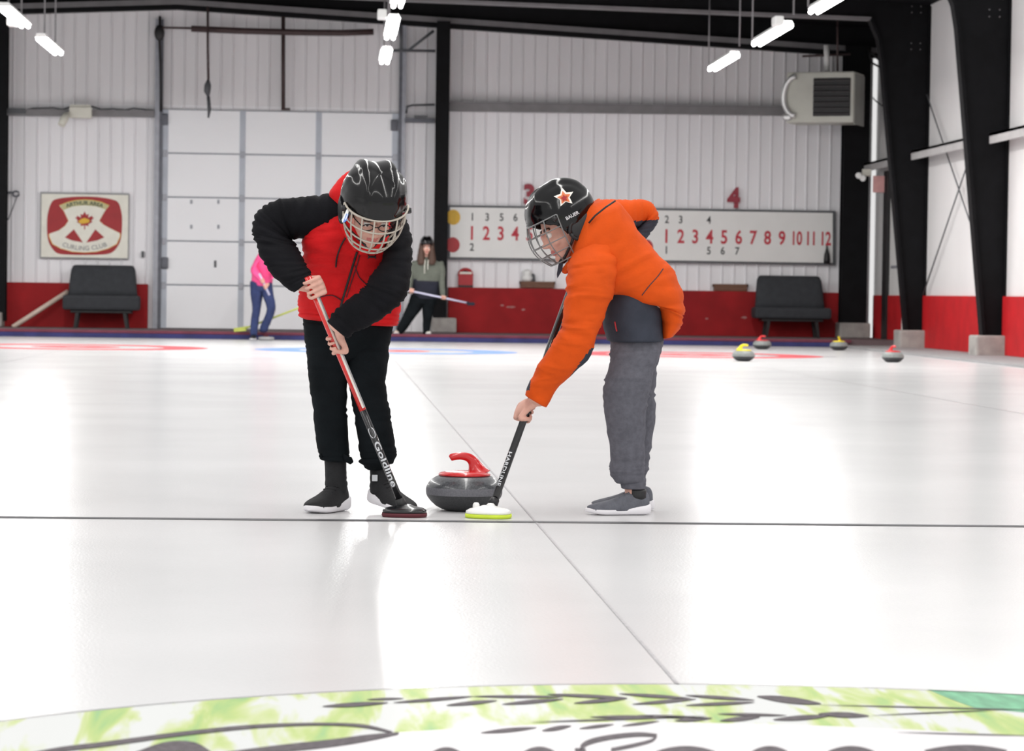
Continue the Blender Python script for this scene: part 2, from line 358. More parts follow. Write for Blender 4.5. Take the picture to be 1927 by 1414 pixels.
# end wall: ribbed sheet steel in two tiers under the roof slope
def ribbed(x0, x1, per=.213, dep=.028):
    xs = []; x = x0
    while x < x1:
        xs += [(x, 0), (x + per * .40, 0), (x + per * .47, dep), (x + per * .53, dep), (x + per * .60, 0)]; x += per
    return [(a, YW - b) for a, b in xs if a <= x1]
mb = MB(); pr = ribbed(-13, XW)
for (xa, ya), (xb, yb) in zip(pr, pr[1:]):
    mb.poly([(xa, ya, 0), (xb, yb, 0), (xb, yb, 4.06), (xa, ya, 4.06)], 0)
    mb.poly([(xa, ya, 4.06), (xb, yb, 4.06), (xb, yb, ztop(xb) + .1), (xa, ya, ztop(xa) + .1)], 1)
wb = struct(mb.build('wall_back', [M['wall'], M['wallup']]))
# red wainscot with a ledge, left bay and right of the door
for px0, px1, py in ((8, 279, 533), (843, 1587, 546)):
    mb = MB(); a = W(px0, py); b = W(px1, py); mb.box((a.x, YW - .14, ZF), (b.x, YW - .001, (a.z + b.z) / 2), 0, .008)
    struct(mb.build('wall_wainscot', M['red_wall'], wb))
mb = MB()
rng = random.Random(3)
for px, py, w in ((962, 578, 10), (1400, 598, 6), (1545, 600, 3), (985, 583, 4), (945, 575, 4), (1330, 600, 3)):
    mb.poly([W(px + w * rng.uniform(.6, 1.1) * math.cos(k * math.pi / 7), py + 2.2 * rng.uniform(.5, 1.2) * math.sin(k * math.pi / 7), .143) for k in range(14)])
struct(mb.build('wall_scuff', M['scuff'], wb))
# side wall and its wainscot
mb = MB(); mb.box((XW + .06, 10, 0), (XW + .3, YW, 6.6)); wr = struct(mb.build('wall_right', M['wallr']))
for y0, y1 in ((45.85, 49.75), (40.35, 45.5), (10, 40.0)):
    mb = MB(); mb.box((XW + .0, y0, .035), (XW + .059, y1, .885), 0, .01); struct(mb.build('wall_wainscot', M['red_wallr'], wr))
# roof lining
mb = MB(); zc = lambda x: ztop(x) + .42
for xa, xb in ((-13, AP), (AP, XW + .3)):
    mb.poly([(xa, 43.2, zc(xa)), (xb, 43.2, zc(xb)), (xb, YW + .2, zc(xb)), (xa, YW + .2, zc(xa))])
ceil_o = struct(mb.build('ceiling', M['roofb']))
mb = MB()                               # black fascia above the end wall, with its grey flange
for xa, xb in ((-13, AP), (AP, XW + .2)):
    mb.poly([(xa, YW - .12, ztop(xa)), (xb, YW - .12, ztop(xb)), (xb, YW - .12, zc(xb) + .02), (xa, YW - .12, zc(xa) + .02)], 0)
    mb.prism([(xa, YW - .26, ztop(xa) - .02), (xb, YW - .26, ztop(xb) - .02), (xb, YW - .26, ztop(xb) + .075), (xa, YW - .26, ztop(xa) + .075)], (0, .13, 0), 1)
    mb.prism([(xa, YW - .25, ztop(xa) - .10), (xb, YW - .25, ztop(xb) - .10), (xb, YW - .25, ztop(xb) - .02), (xa, YW - .25, ztop(xa) - .02)], (0, .2, 0), 0)
struct(mb.build('beam_end_rafter', [M['black'], M['flange']]))
# rigid frames: tapered column + rafter in one web, pale inner flange edge
def frame(Y, xb, xt, rise, name):
    mb = MB(); zt = at_y(1745, 33, 45.57).z; base = .30
    inner = [(xb, base), (xb - (xb - xt) * .52, 2.6), (xt, 4.72), (xt - .06, 5.06), (xt - .2, zt - .04)]
    q = [(XW + .06, base)] + [(XW + .06, 6.3)] + [(AP, zc(AP))] + [(AP, zt + rise * (XW - AP))] + inner[::-1]
    mb.prism([(x, Y, z) for x, z in q], (0, .10, 0), 0)
    for (xa, za), (xc, z2) in zip(inner + [(AP, zt + rise * (XW - AP))], inner[1:] + [(AP, zt + rise * (XW - AP))]):
        if (xa, za) == (xc, z2): continue
        d = V((xc - xa, 0, z2 - za)).normalized(); nrm = V((d.z, 0, -d.x)) * .025
        mi = 1 if abs(d.x) > .9 else 0
        mb.prism([(xa - nrm.x, Y - .07, za - nrm.z), (xc - nrm.x, Y - .07, z2 - nrm.z), (xc + nrm.x, Y - .07, z2 + nrm.z), (xa + nrm.x, Y - .07, za + nrm.z)], (0, .24, 0), mi)
    mb.box((XW + .03, Y - .07, base), (XW + .06, Y + .17, 5.6), 0)
    for z in (4.9, 5.0, 5.5, 5.6): 
        for dx in (-.25, -.1): mb.ell((XW + dx, Y - .005, z), (.012, .01, .012), n=6, m=4, mi=1)
    o = struct(mb.build(name, [M['black'], M['flange']]))
    p = MB(); p.box((xb - .16, Y - .28, 0.0), (XW + .05, Y + .25, base + .02), 0, .03); struct(p.build('column_pier', M['concrete'], o))
Y1, Y2 = at_x(1733, 640, XW).y, at_x(1882, 655, XW).y
_r = (at_y(900, 2, Y1).z - at_y(1745, 33, Y1).z) / (at_y(1745, 33, Y1).x - at_y(900, 2, Y1).x)
frame(Y1, at_y(1705, 640, Y1).x, at_y(1660, 100, Y1).x, _r, 'column_1'); frame(Y2, at_y(1850, 650, Y2).x, at_y(1803, 45, Y2).x, _r, 'column_2')
# straight end-wall columns
def wcol(px0, px1, name, top, pier=None):
    mb = MB(); a, b = W(px0, 400, .45), W(px1, 400, .45)
    x0, x1 = a.x, b.x
    mb.box((x0, YW - .45, ZF + .1), (x1, YW - .42, top), 0); mb.box((x0, YW - .18, ZF + .1), (x1, YW - .15, top), 0); mb.box(((x0 + x1) / 2 - .012, YW - .43, ZF + .1), ((x0 + x1) / 2 + .012, YW - .16, top), 0)
    o = struct(mb.build(name, M['black']))
    if pier:
        p = MB(); p.box((pier[0], YW - .6, ZF), (pier[1], YW - .12, ZF + pier[2]), 0, .03); struct(p.build('column_pier', M['concrete'], o))
wcol(-14, 11, 'column_3', ztop(-6), (-6.1, -5.75, .25)); wcol(818, 843, 'column_4', ztop(2.0), (1.72, 2.16, .26)); wcol(1586, 1634, 'column_5', 5.3, (8.95, 9.5, .27))
# girts
def wbeam(pts, off, th, h, mat, name):
    mb = MB(); a, b = W(*pts[0], off), W(*pts[1], off)
    mb.prism([(a.x, YW - off, a.z - h / 2), (b.x, YW - off, b.z - h / 2), (b.x, YW - off, b.z + h / 2), (a.x, YW - off, a.z + h / 2)], (0, th, 0))
    mb.prism([(a.x, YW - off - .03, a.z + h / 2 - .03), (b.x, YW - off - .03, b.z + h / 2 - .03), (b.x, YW - off - .03, b.z + h / 2), (a.x, YW - off - .03, a.z + h / 2)], (0, .03, 0))
    return struct(mb.build(name, M[mat]))
wbeam([(843, 200), (1588, 210)], .2, .17, .16, 'girt', 'beam_girt'); wbeam([(10, 211), (290, 214)], .2, .17, .11, 'girt', 'beam_girt_left'); wbeam([(762, 226), (818, 227)], .2, .17, .07, 'galvd', 'beam_girt_short')
for y0, y1, z in ((45.8, 49.9, 3.2), (Y2 + .2, Y1 - .1, 3.22), (10, Y2 - .1, 3.2)):
    mb = MB(); mb.box((XW - .24, y0, z - .02), (XW + .05, y1, z + .02)); mb.box((XW - .24, y0, z - .13), (XW - .21, y1, z + .02)); struct(mb.build('beam_side_girt', M['girtw']))
# brace rods in the side bay
for za, zb in ((4.15, .9), (.9, 4.15)):
    mb = MB(); mb.tube([(XW - .02, Y1 - .2, za), (XW - .02, Y2 + .3, zb)], .012, 8); struct(mb.build('trim_3' if za > 1 else 'trim_4', M['frame_dk']))

# overhead door
d1 = MB(); a, b = W(303, 400, .07), W(748, 400, .07); zt_, zb_ = W(520, 209, .07).z, ZF
d1.box((a.x, YW - .05, zb_), (b.x, YW - .035, zt_), 0)
door = struct(d1.build('door_1', M['seam']))
hh = (zt_ - zb_) / 5
for i in range(5):
    p = MB(); z0 = zb_ + i * hh; p.box((a.x + .01, YW - .085, z0 + .012), (b.x - .01, YW - .05, z0 + hh - .012), 0, .008); p.build('door_panel', M['door'], door)
for px in (309, 455, 598, 742):
    p = MB(); c = W(px, 400, .09); w = .055 if px in (309, 742) else .05
    p.box((c.x - w, YW - .098, zb_ + .01), (c.x + w, YW - .084, zt_ - .01), 0); st = p.build('door_stile', M['doorline'], door)
    h = MB()
    for i in range(1, 5): h.box((c.x - .04, YW - .112, zb_ + i * hh - .07), (c.x + .04, YW - .098, zb_ + i * hh + .05), 0, .006)
    h.build('hinge', M['galv'], st)
for px in (360, 411):
    for py in (380, 427):
        p = MB(); c = W(px, py, .09); p.box((c.x - .02, YW - .1, c.z - .035), (c.x + .02, YW - .084, c.z + .035), 0, .006); p.build('door_bolt', M['seam'], door)
p = MB(); c = W(405, 497, .09); p.box((c.x - .02, YW - .1, c.z - .06), (c.x + .02, YW - .084, c.z + .06), 0, .006); p.build('door_latch', M['frame_dk'], door)
# door jambs and tracks, door_spring and bar
for px0, px1, mat in ((289, 298, 'galv'), (298, 304, 'galvd'), (748, 754, 'galvd'), (754, 761, 'galv')):
    mb = MB(); a, b = W(px0, 400, .14), W(px1, 400, .14); mb.box((a.x, YW - .14, ZF), (b.x, YW - .03, 5.55), 0); struct(mb.build('door_track', M[mat], door))
for px, py in ((310, 225), (742, 236), (310, 495)):
    mb = MB(); c = W(px, py, .12); mb.box((c.x - .06, YW - .15, c.z - .1), (c.x + .06, YW - .1, c.z + .1), 0, .02); mb.build('door_roller', M['galvd'], door)
mb = MB(); mb.tube([W(305, 52, .3), W(362, 53, .3)], .02, 10); mb.tube([W(360, 54, .3), W(450, 58, .3), W(560, 61, .3), W(640, 62, .3), W(703, 60, .3)], .055, 12)
tag(mb.build('door_spring', M['rust'], loc=W(360, 54, .3)), 'long dark brown spring bar above the white overhead door', 'spring')
mb = MB(); mb.tube([W(533, 30, .195), W(533, 207, .195)], .035, 10); mb.box(W(530, 203, .22), W(546, 208, .16)); tag(mb.build('hanging_rod', M['rust'], loc=W(533, 207, .25)), 'dark vertical rod hanging down to top centre of overhead door', 'rod')
o = thing('hanging_rope', 'thin dark rope hanging in front of the left of overhead door', 'rope', W(391, 215, .5))
mb = MB(); mb.tube([W(391, 12, .5), W(391, 90, .5), W(392, 150, .5)], .022, 8); mb.build('rope', M['rust'], o)
mb = MB(); mb.tube([W(392, 150, .5), W(391, 160, .5), W(390, 172, .5), W(392, 182, .5)], [.02, .06, .06, .02], 10); mb.build('knot', M['frame_dk'], o)
mb = MB(); mb.tube([W(392, 182, .5), W(394, 205, .5), W(392, 222, .5)], [.03, .035, .015], 8); mb.build('rope_end', M['frame_dk'], o)
# conduit on the left door jamb + cable knot above
mb = MB(); mb.tube([W(301, 30, .2), W(300, 75, .2), W(302, 120, .2), W(303, 210, .2)], .022, 8); mb.ell(W(300, 62, .2), (.09, .05, .14)); tag(mb.build('cable_conduit', M['dark'], loc=W(303, 210, .2)), 'black cable running down left jamb of overhead door', 'cable')
# corner brackets between the door and the middle column
mb = MB()
for p, q in (((735, 95), (819, 96)), ((770, 94), (816, 58)), ((752, 40), (756, 95))): mb.tube([W(*p, .3), W(*q, .3)], .025, 8)
mb.tube([W(764, 213, .3), W(766, 201, .3), W(776, 198, .3), W(818, 197, .3)], .02, 8)
mb.box(W(780, 217, .3), W(804, 224, .22)); struct(mb.build('trim_5', M['frame_dk']))
# ------------------------------------------------------------------ light fittings (row above each sheet)
LZ = 4.4; LAMPS = []
def fitting(X, pA, pB, label, grp='ceiling strip lights', rods=True, cap=False):
    y0 = F * (LZ - CAMH) / pA; y1 = F * (LZ - CAMH) / pB
    t = thing('strip_light', label, 'light', (X, y0, LZ), grp)
    mb = MB(); mb.prism([(X - .09, y0, LZ + .02), (X + .09, y0, LZ + .02), (X + .06, y0, LZ + .075), (X - .06, y0, LZ + .075)], (0, y1 - y0, 0)); mb.build('housing', M['white'], t)
    for dx in (-.045, .045):
        mb = MB(); mb.tube([(X + dx, y0 + .04, LZ - .01), (X + dx, y1 - .04, LZ - .005)], .028, 12); mb.build('lamp_tube', M['tube'], t)
    if rods:
        for yy in (y0 + .5, y1 - .5):
            mb = MB(); mb.tube([(X, yy, LZ + .1), (X, yy, ztop(X) + .40)], .012, 6); mb.build('hanger', M['flange'], t)
    LAMPS.append((X, y0, y1))
    if cap:
        mb = MB(); mb.box((X - .22, y1 - .35, LZ - .02), (X - .1, y1 - .05, LZ + .1), 0, .02); mb.build('ballast_box', M['white'], t)
    return t
def off(px, py): return (552 + .0142 * (px - CX)) - py
fitting(.745, off(706, 118), off(733, 98), 'strip light in middle line, nearest the end wall')
fitting(.745, off(728, 72), off(745, 39), 'strip light in middle line, second from the end wall', cap=True)
fitting(.745, off(738, 12), off(752, -28), 'strip light in middle line, cut by the top of photo')
fitting(5.90, off(1330, 128), off(1388, 104), 'strip light in line left of heater, nearest end wall')
fitting(5.92, off(1420, 80), off(1490, 47), 'strip light in line left of heater, second from end wall', cap=True)
fitting(5.94, off(1525, 18), off(1590, -10), 'strip light above the heater, cut by the top of photo')
fitting(-4.25, off(73, 78), off(118, 106), 'strip light at upper left, above the emergency light')
fitting(-4.27, off(5, 22), off(62, 56), 'strip light in the upper left corner of photo', cap=True)

# ------------------------------------------------------------------ heater
hc = W(1543, 183, 1.6); HY_ = YW - 1.6
def heat_m(): return Matrix.Translation(V((hc.x, HY_, hc.z))) @ Matrix.Rotation(math.radians(-24), 4, 'Z')
ht = thing('unit_heater', 'almond unit heater with dark louvres hanging in the upper right corner', 'heater', (hc.x, HY_, hc.z))
pxm = F / HY_
def hb(nm, mat, mk_):
    mb = MB(); mk_(mb); mb.xf(heat_m()); return mb.build(nm, M[mat], ht)
wd, hg = .60, .44
hb('cabinet', 'heater', lambda m: m.box((-wd, .0, -hg), (wd, .75, hg), 0, .03))
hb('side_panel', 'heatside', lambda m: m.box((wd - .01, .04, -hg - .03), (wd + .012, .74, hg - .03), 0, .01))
gr = hb('grille', 'dark', lambda m: m.box((-.12, -.012, -.33), (wd - .06, .01, .33), 0, .01))
mb = MB()
for i in range(7):
    z = -.29 + i * .095; mb.prism([(-.11, -.05, z - .012), (-.11, -.012, z + .012), (-.11, -.008, z + .026), (-.11, -.055, z + .004)], (wd + .04, 0, 0))
mb.xf(heat_m()); mb.build('louvre', M['louvre'], gr)
hb('fan_scroll', 'chrome', lambda m: (m.tube([(-wd + .18 + .22 * math.cos(a), -.03, .02 + .34 * math.sin(a)) for a in [math.pi * (.5 + k / 14) for k in range(15)]], .05, 10), m.ell((-wd + .03, -.03, -.34), (.1, .05, .07))))
mb = MB(); mb.tube([W(1555, 85, 1.3), W(1556, 134, 1.3)], .05, 12); mb.build('flue_pipe', M['white'], ht)
mb = MB(); mb.tube([W(1510, 106, 1.3), W(1600, 102, 1.3)], .02, 8); mb.tube([W(1576, 30, 1.4), W(1576, 134, 1.4)], .018, 8); mb.build('hanger', M['rust'], ht)
mb = MB(); mb.tube([W(1634, 92, .5), W(1640, 118, .5), W(1655, 126, .5), W(1658, 116, .5), W(1645, 104, .5), W(1636, 96, .5)], .022, 8)
tag(mb.build('looped_cable', M['dark'], loc=W(1640, 118, .5)), 'black looped cable beside the heater at the corner column', 'cable')
mb = MB(); mb.tube([at_x(1634, 175, XW), at_x(1648, 190, XW), at_x(1661, 200, XW)], .012, 6)
tag(mb.build('thin_cable', M['frame_dk'], loc=at_x(1648, 190, XW)), 'thin grey cable across the side wall near the heater', 'cable')

# ------------------------------------------------------------------ club sign
def sign_uv(u, v, off): return W(60 + u / 9.425, 350 + v / 9.427, off)     # u, v measured on the sign itself
sg = thing('club_sign', 'white club sign with a crimson shield and maple leaf on the left wall', 'sign', W(160, 487, .06))
mb = MB(); wbox(mb, 75, 363, 243, 487.5, .07, .04, 0, .01); mb.build('frame', M['frame_gr'], sg)
mb = MB(); wbox(mb, 77.5, 366, 241, 485, .082, .02); mb.build('board', M['cream'], sg)
def spoly(nm, mat, uv, off, parent=sg, closed=True):
    mb = MB(); mb.prism([sign_uv(u, v, off) for u, v in uv], (0, .003, 0)); return mb.build(nm, M[mat], parent)
def smooth_closed(p, n=6):
    q = [p[-1]] + p + [p[0], p[1]]; c = cat(q, n); return [tuple(x) for x in c[n:-2 * n + n]]
shield = [(430, 235), (700, 197), (935, 190), (1180, 200), (1440, 245), (1540, 310), (1590, 480), (1600, 640), (1590, 850), (1555, 1010), (1470, 1140), (1360, 1205), (1150, 1222), (935, 1226), (700, 1222), (480, 1205), (380, 1135), (300, 1000), (272, 850), (268, 640), (285, 480), (340, 310)]
em = spoly('shield', 'signred', smooth_closed(shield), .086)
def ribbon_poly(): return [(490, 350), (640, 290), (800, 255), (935, 248), (1070, 255), (1230, 290), (1370, 350), (1290, 450), (1195, 620), (1270, 690), (1380, 750), (1560, 840), (1560, 900), (1500, 1030), (1350, 1110), (1150, 1165), (935, 1180), (720, 1165), (520, 1110), (370, 1030), (310, 900), (310, 850), (480, 790), (590, 710), (650, 620), (570, 450)]
spoly('ribbon_edge', 'gold', [((u - 935) * 1.018 + 935, (v - 700) * 1.018 + 700) for u, v in ribbon_poly()], .0885, em)
spoly('ribbon', 'cream', ribbon_poly(), .091, em)
for s_ in (-1, 1):
    spoly('triangle', 'signred', [(935 + s_ * 190, 770), (935 + s_ * 350, 915), (935 + s_ * 220, 970), (935 + s_ * 30, 1005)], .094, em)
arc = [(540, 400), (690, 345), (935, 315), (1180, 345), (1330, 400)]; arcT = [(500, 350), (640, 290), (800, 255), (935, 248), (1070, 255), (1230, 290), (1370, 350)]
spoly('top_band', 'signtan', arcT + [(1310, 420), (1150, 365), (935, 345), (720, 365), (560, 430)], .094, em)
leaf = [(0, -1), (.2, -.6), (.45, -.72), (.4, -.3), (.8, -.52), (.86, -.34), (1, -.3), (.72, .06), (.84, .2), (.4, .46), (.44, .66), (.06, .58), (.05, 1.05), (-.05, 1.05), (-.06, .58), (-.44, .66), (-.4, .46), (-.84, .2), (-.72, .06), (-1, -.3), (-.86, -.34), (-.8, -.52), (-.4, -.3), (-.45, -.72), (-.2, -.6)]
spoly('maple_leaf', 'signred', [(935 + 165 * x, 610 + 165 * y * .95) for x, y in leaf], .0945, em)
spoly('stone_mark', 'gold', [(820, 630), (870, 590), (935, 568), (1000, 590), (1030, 620), (1000, 655), (900, 672), (850, 665)], .098, em)
def arc_text(s, size, c, R, a0, sgn, mat, off, xs=1.0, bold=.0, nm='lettering'):
    vs, fs = text_pts(s, size, bold, xs); mb = MB(); out = []
    for p in vs:
        a = a0 + p.x / R
        r = R + p.y if sgn > 0 else R - p.y
        out.append(sign_uv(c[0] + r * math.sin(a), c[1] - sgn * r * math.cos(a), off))
    mb.add(out, fs); return mb.build(nm, M[mat], em)
arc_text('ARTHUR AREA', 96, (935, 1290), 985, 0, 1, 'signgreen', .0975, 1.05, 2.5)
arc_text('CURLING CLUB', 112, (935, 40), 1070, 0, -1, 'signgrey', .0975, 1.02, 1.0)

# ------------------------------------------------------------------ scoreboard
sb = thing('scoreboard', 'long white curling scoreboard with red numerals on the back wall', 'scoreboard', W(1207, 497, .1))
mb = MB(); A, B, C_, D_ = W(843, 386, .12), W(1572, 397, .12), W(1572, 499, .12), W(843, 488, .12)
mb.prism([A, B, C_, D_], (0, .1, 0)); mb.build('frame', M['frame_dk'], sb)
mb = MB(); mb.prism([W(847, 390, .135), W(1567, 401, .135), W(1567, 495, .135), W(847, 484, .135)], (0, .02, 0)); bd = mb.build('board', M['white'], sb)
mb = MB(); mb.prism([W(1206, 394, .137), W(1207.5, 394, .137), W(1207.5, 490, .137), W(1206, 490, .137)], (0, .004, 0)); mb.build('divider', M['frame_gr'], sb)
def glyph(s, px, py, hpx, mat, off, parent, nm, xs=.8, bold=.02, th=.004):
    vs, fs = text_pts(s, 1.0, bold, xs); h = hpx / .70 / (F / YW); c = W(px, py, off)
    mb = MB(); mb.add([V((c.x + (p.x * h), YW - off, c.z + p.y * h - p.x * h * .0)) for p in vs], fs)
    return mb.build(nm, M[mat], parent)
def rowy(x, y0, y1): return y0 + (y1 - y0) * (x - 888) / 680
for base in (888, 1254):
    for n in range(1, 13):
        x = base + (n - 1) * 27.2; glyph(str(n), x, rowy(x, 440, 451), 25, 'num_red', .142, sb, 'numeral', .78 if n < 10 else .62, .022)
for s, x, top in (('1', 889, 1), ('3', 917, 1), ('5', 944, 1), ('6', 970, 1), ('2', 888, 0), ('2', 1255, 1), ('3', 1281, 1), ('4', 1334, 1), ('1', 1254, 0), ('5', 1334, 0), ('6', 1360, 0), ('7', 1387, 0)):
    glyph(s, x, rowy(x, 409, 418) if top else rowy(x, 466, 476), 14, 'num_blk', .142, sb, 'score_card', .85, .015)
for px, py, mat in ((853, 409, 'gold'), (852, 461, 'boxred'), (1216, 414, 'gold'), (1216, 465, 'boxred')):
    mb = MB(); c = W(px, py, .14); mb.poly([(c.x + .125 * math.cos(k * math.pi / 14), YW - .14, c.z + .135 * math.sin(k * math.pi / 14)) for k in range(-15 if px == 853 or px == 852 else -14, 15)]); mb.build('team_disc', M[mat], sb)
mb = MB(); c = W(1555, 497, .16)
mb.lathe((c.x, YW - .2, c.z + .01), [(.03, 0), (.056, .0), (.058, .06), (.05, .16), (.03, .22), (.018, .27), (.018, .30), (.02, .31), (.01, .315)], 16)
tag(mb.build('black_bottle', M['dark'], loc=(c.x, YW - .2, c.z)), 'small black bottle shape at lower right corner of the scoreboard', 'bottle')
for s, px, py, lab in (('3', 996, 368, 'dark red sheet number half hidden behind the helmet of the orange jacket player'), ('4', 1381, 374.5, 'dark red number four standing above the scoreboard')):
    t = glyph(s, px, py, 35, 'num_dkred', .1, None, 'sheet_number', .9, .05); tag(t, lab, 'number')
    if s == '4':
        pass
# ------------------------------------------------------------------ small things on the wainscot ledge
t = thing('red_box', 'red metal box with an arched top on the wainscot ledge', 'box', W(876, 545, .09))
mb = MB(); wbox(mb, 862, 515, 890, 545, .12, .08, 0, .012); mb.build('case', M['boxred'], t)
mb = MB(); mb.tube([W(864, 520, .08)] + [W(876 - 11.5 * math.cos(a), 516 - 9 * math.sin(a), .08) for a in [k * math.pi / 10 for k in range(11)]] + [W(888, 520, .08)], .028, 8); mb.build('handle', M['boxred'], t)
mb = MB(); wbox(mb, 865, 512, 888, 516, .122, .01); mb.build('plate', M['cream'], t)
mb = MB(); wbox(mb, 862, 537, 890, 541, .124, .01); mb.build('lid_seam', M['dark'], t)
for x0, x1, y0, y1, lab in ((978, 1045, 530, 542, 'brown wooden tray on the ledge beside a small white ornament'), (1342, 1408, 535, 548, 'empty brown wooden tray on the ledge left of the bench')):
    t = thing('wooden_tray', lab, 'tray', W((x0 + x1) / 2, y1, .09))
    mb = MB(); wbox(mb, x0 + 2, y0 + 5, x1 - 2, y1, .13, .11, 0, .01); mb.build('base', M['wood'], t)
    mb = MB(); wbox(mb, x0, y0, x1, y0 + 5, .14, .015); wbox(mb, x0, y0, x0 + 2, y0 + 5, .14, .12); wbox(mb, x1 - 2, y0, x1, y0 + 5, .14, .12); wbox(mb, x0, y0, x1, y0 + 5, .035, .015); mb.build('rim', M['wood'], t)
t = thing('white_ornament', 'small white ornament with a dark figure standing in the wooden tray', 'ornament', W(993, 530, .08))
c = W(992, 530.4, .075); mb = MB(); mb.lathe(c, [(.05, 0), (.09, .02), (.1, .07), (.07, .13), (.1, .17), (.06, .2), (.02, .22)], 16); mb.build('vase', M['white'], t)
c = W(1003, 531, .08); mb = MB(); mb.lathe(c, [(.03, 0), (.045, .03), (.03, .08), (.04, .11), (.02, .14), (.005, .15)], 12); mb.build('figure', M['frame_dk'], t)

# ------------------------------------------------------------------ benches
def bench(px0, px1, pt, ps, pb, pf, label, off=.55):
    c = W((px0 + px1) / 2, pf, off); sc = 1.0; t = thing('bench', label, 'bench', (c.x, YW - off, ZF), 'charcoal benches')
    pm = F / (YW - off); w = (px1 - px0) / pm / 2; zz = lambda py: W((px0 + px1) / 2, py, off).z
    zt, zs, zb = zz(pt), zz(ps), zz(pb)
    def bx(nm, lo, hi, bev, mat='seat'):
        mb = MB(); mb.box(V(lo) + V((c.x, YW - off, 0)), V(hi) + V((c.x, YW - off, 0)), 0, bev); return mb.build(nm, M[mat], t)
    # reclined back cushion
    mb = MB(); rg = []
    for z, hw, y, th in ((zs - .05, w * .93, .12, .07), (zs + .1, w * .90, .14, .085), ((zs + zt) / 2, w * .88, .18, .085), (zt - .08, w * .85, .23, .07), (zt - .015, w * .80, .245, .05), (zt, w * .74, .25, .02)):
        rg.append([V((c.x + hw * (abs(math.cos(k * math.pi / 16)) ** .35) * (1 if math.cos(k * math.pi / 16) > 0 else -1), YW - off + y + th * (abs(math.sin(k * math.pi / 16)) ** .6) * (1 if math.sin(k * math.pi / 16) > 0 else -1), z)) for k in range(32)])
    mb.rings(rg); mb.build('backrest', M['seat'], t)
    bx('seat', (-w, -.32, zb), (w, .2, zs), .05)
    bx('seat_rail', (-w * .8, -.25, zb - .05), (w * .8, .15, zb), .01, 'dark')
    for sx in (-1, 1):
        for y0 in (-.24, .12):
            mb = MB(); mb.prism([(c.x + sx * w * .62 - .03, YW - off + y0, zb - .04), (c.x + sx * w * .62 + .03, YW - off + y0, zb - .04), (c.x + sx * w * .68 + .025, YW - off + y0, ZF), (c.x + sx * w * .68 - .025, YW - off + y0, ZF)], (0, .05, 0)); mb.build('leg', M['dark'], t)
bench(121, 262, 499, 556, 584, 617, 'charcoal vinyl bench below the club sign at left')
bench(1414, 1560, 519, 579, 600, 638, 'charcoal vinyl bench below the right end of the scoreboard')
mb = MB(); mb.tube([W(24, 616, .62), W(128, 549, .3)], .042, 10); tag(mb.build('wooden_pole', M['palewood'], loc=W(24, 616, .62)), 'pale wooden pole leaning against the left bench', 'pole')
# ------------------------------------------------------------------ emergency light and little things on the left wall
t = thing('emergency_light', 'off-white emergency light box on the girt above the club sign', 'emergency light', W(151, 222, .3))
mb = MB(); wbox(mb, 130, 201, 172.5, 222, .36, .14, 0, .02); mb.build('case', M['plast'], t)
mb = MB(); wbox(mb, 131, 197, 170, 201, .3, .08); mb.build('mount_rail', M['plast'], t)
mb = MB(); a = W(126, 214, .42); b = W(115, 236, .5); mb.tube([W(131, 212, .36), a], .02, 8); mb.tube([a, a.lerp(b, .5), b], [.05, .075, .06], 12); mb.build('lamp_head', M['plast'], t)
mb = MB(); mb.tube([W(x, y, .19) for x, y in ((172, 200), (190, 206), (212, 205), (236, 207), (252, 204), (290, 208))], .014, 6); mb.tube([W(x, y, .19) for x, y in ((131, 202), (118, 206), (100, 203), (62, 204), (48, 207))], .014, 6)
mb.box(W(14, 203, .26), W(48, 214, .2)); tag(mb.build('wall_cable', M['frame_dk'], loc=W(190, 206, .19)), 'dark cable looping along the girt behind the emergency light', 'cable')
t = thing('wall_hook', 'grey metal hook with a hanging wire by the left column', 'hook', W(25, 365, .1))
mb = MB(); mb.tube([W(10, 363, .15), W(26, 362, .15)], .02, 8); mb.tube([W(30 + 6 * math.cos(k * .6), 365 + 5 * math.sin(k * .6), .15) for k in range(11)], .016, 8); mb.build('hook', M['galvd'], t)
mb = MB(); mb.tube([W(31, 372, .15), W(24, 392, .12), W(15, 414, .1)], .009, 6); mb.build('wire', M['galvd'], t)
mb = MB(); wbox(mb, 266, 473, 271, 485, .07, .04, 0, .008); tag(mb.build('wall_switch', M['frame_dk'], loc=W(268, 485, .05)), 'small dark switch box on the wall right of the club sign', 'switch')

# ------------------------------------------------------------------ side door corner
def S(px, py, d=0.0): return at_x(px, py, XW + .06 - d)
d2 = MB(); 
yA, yB = S(1637, 500, .02).y, S(1648, 500, .02).y
o2 = MB(); o2.box((XW + .02, 47.0, .05), (XW + .06, 48.4, 2.95), 0); dr2 = struct(o2.build('door_2', M['white']))
for y0, y1 in ((46.86, 47.0), (48.4, 48.75)):
    p = MB(); p.box((XW - .04, y0, .035), (XW + .055, y1, 3.05), 0); p.build('door_frame', M['white' if y0 < 47 else 'dark'], dr2)
p = MB(); p.box((XW - .02, 47.0, 2.95), (XW + .055, 48.4, 3.05), 0); p.build('door_frame', M['dark'], dr2)
p = MB(); p.box((XW + .0, 47.15, 1.35), (XW + .04, 48.2, 1.40), 0, .01); p.build('door_push_bar', M['galv'], dr2)
c = at_y(1635, 345, 48.6); mb = MB(); mb.box((XW - .26, 48.55, c.z - .16), (XW - .06, 48.6, c.z + .13), 0, .01); tag(mb.build('exit_sign', M['pinksign'], loc=(XW - .16, 48.58, c.z)), 'small faded red and white sign above the side door', 'sign')
t = thing('wall_lamp', 'small white emergency lamp below the side girt at corner column', 'emergency light', at_y(1624, 330, 48.9))
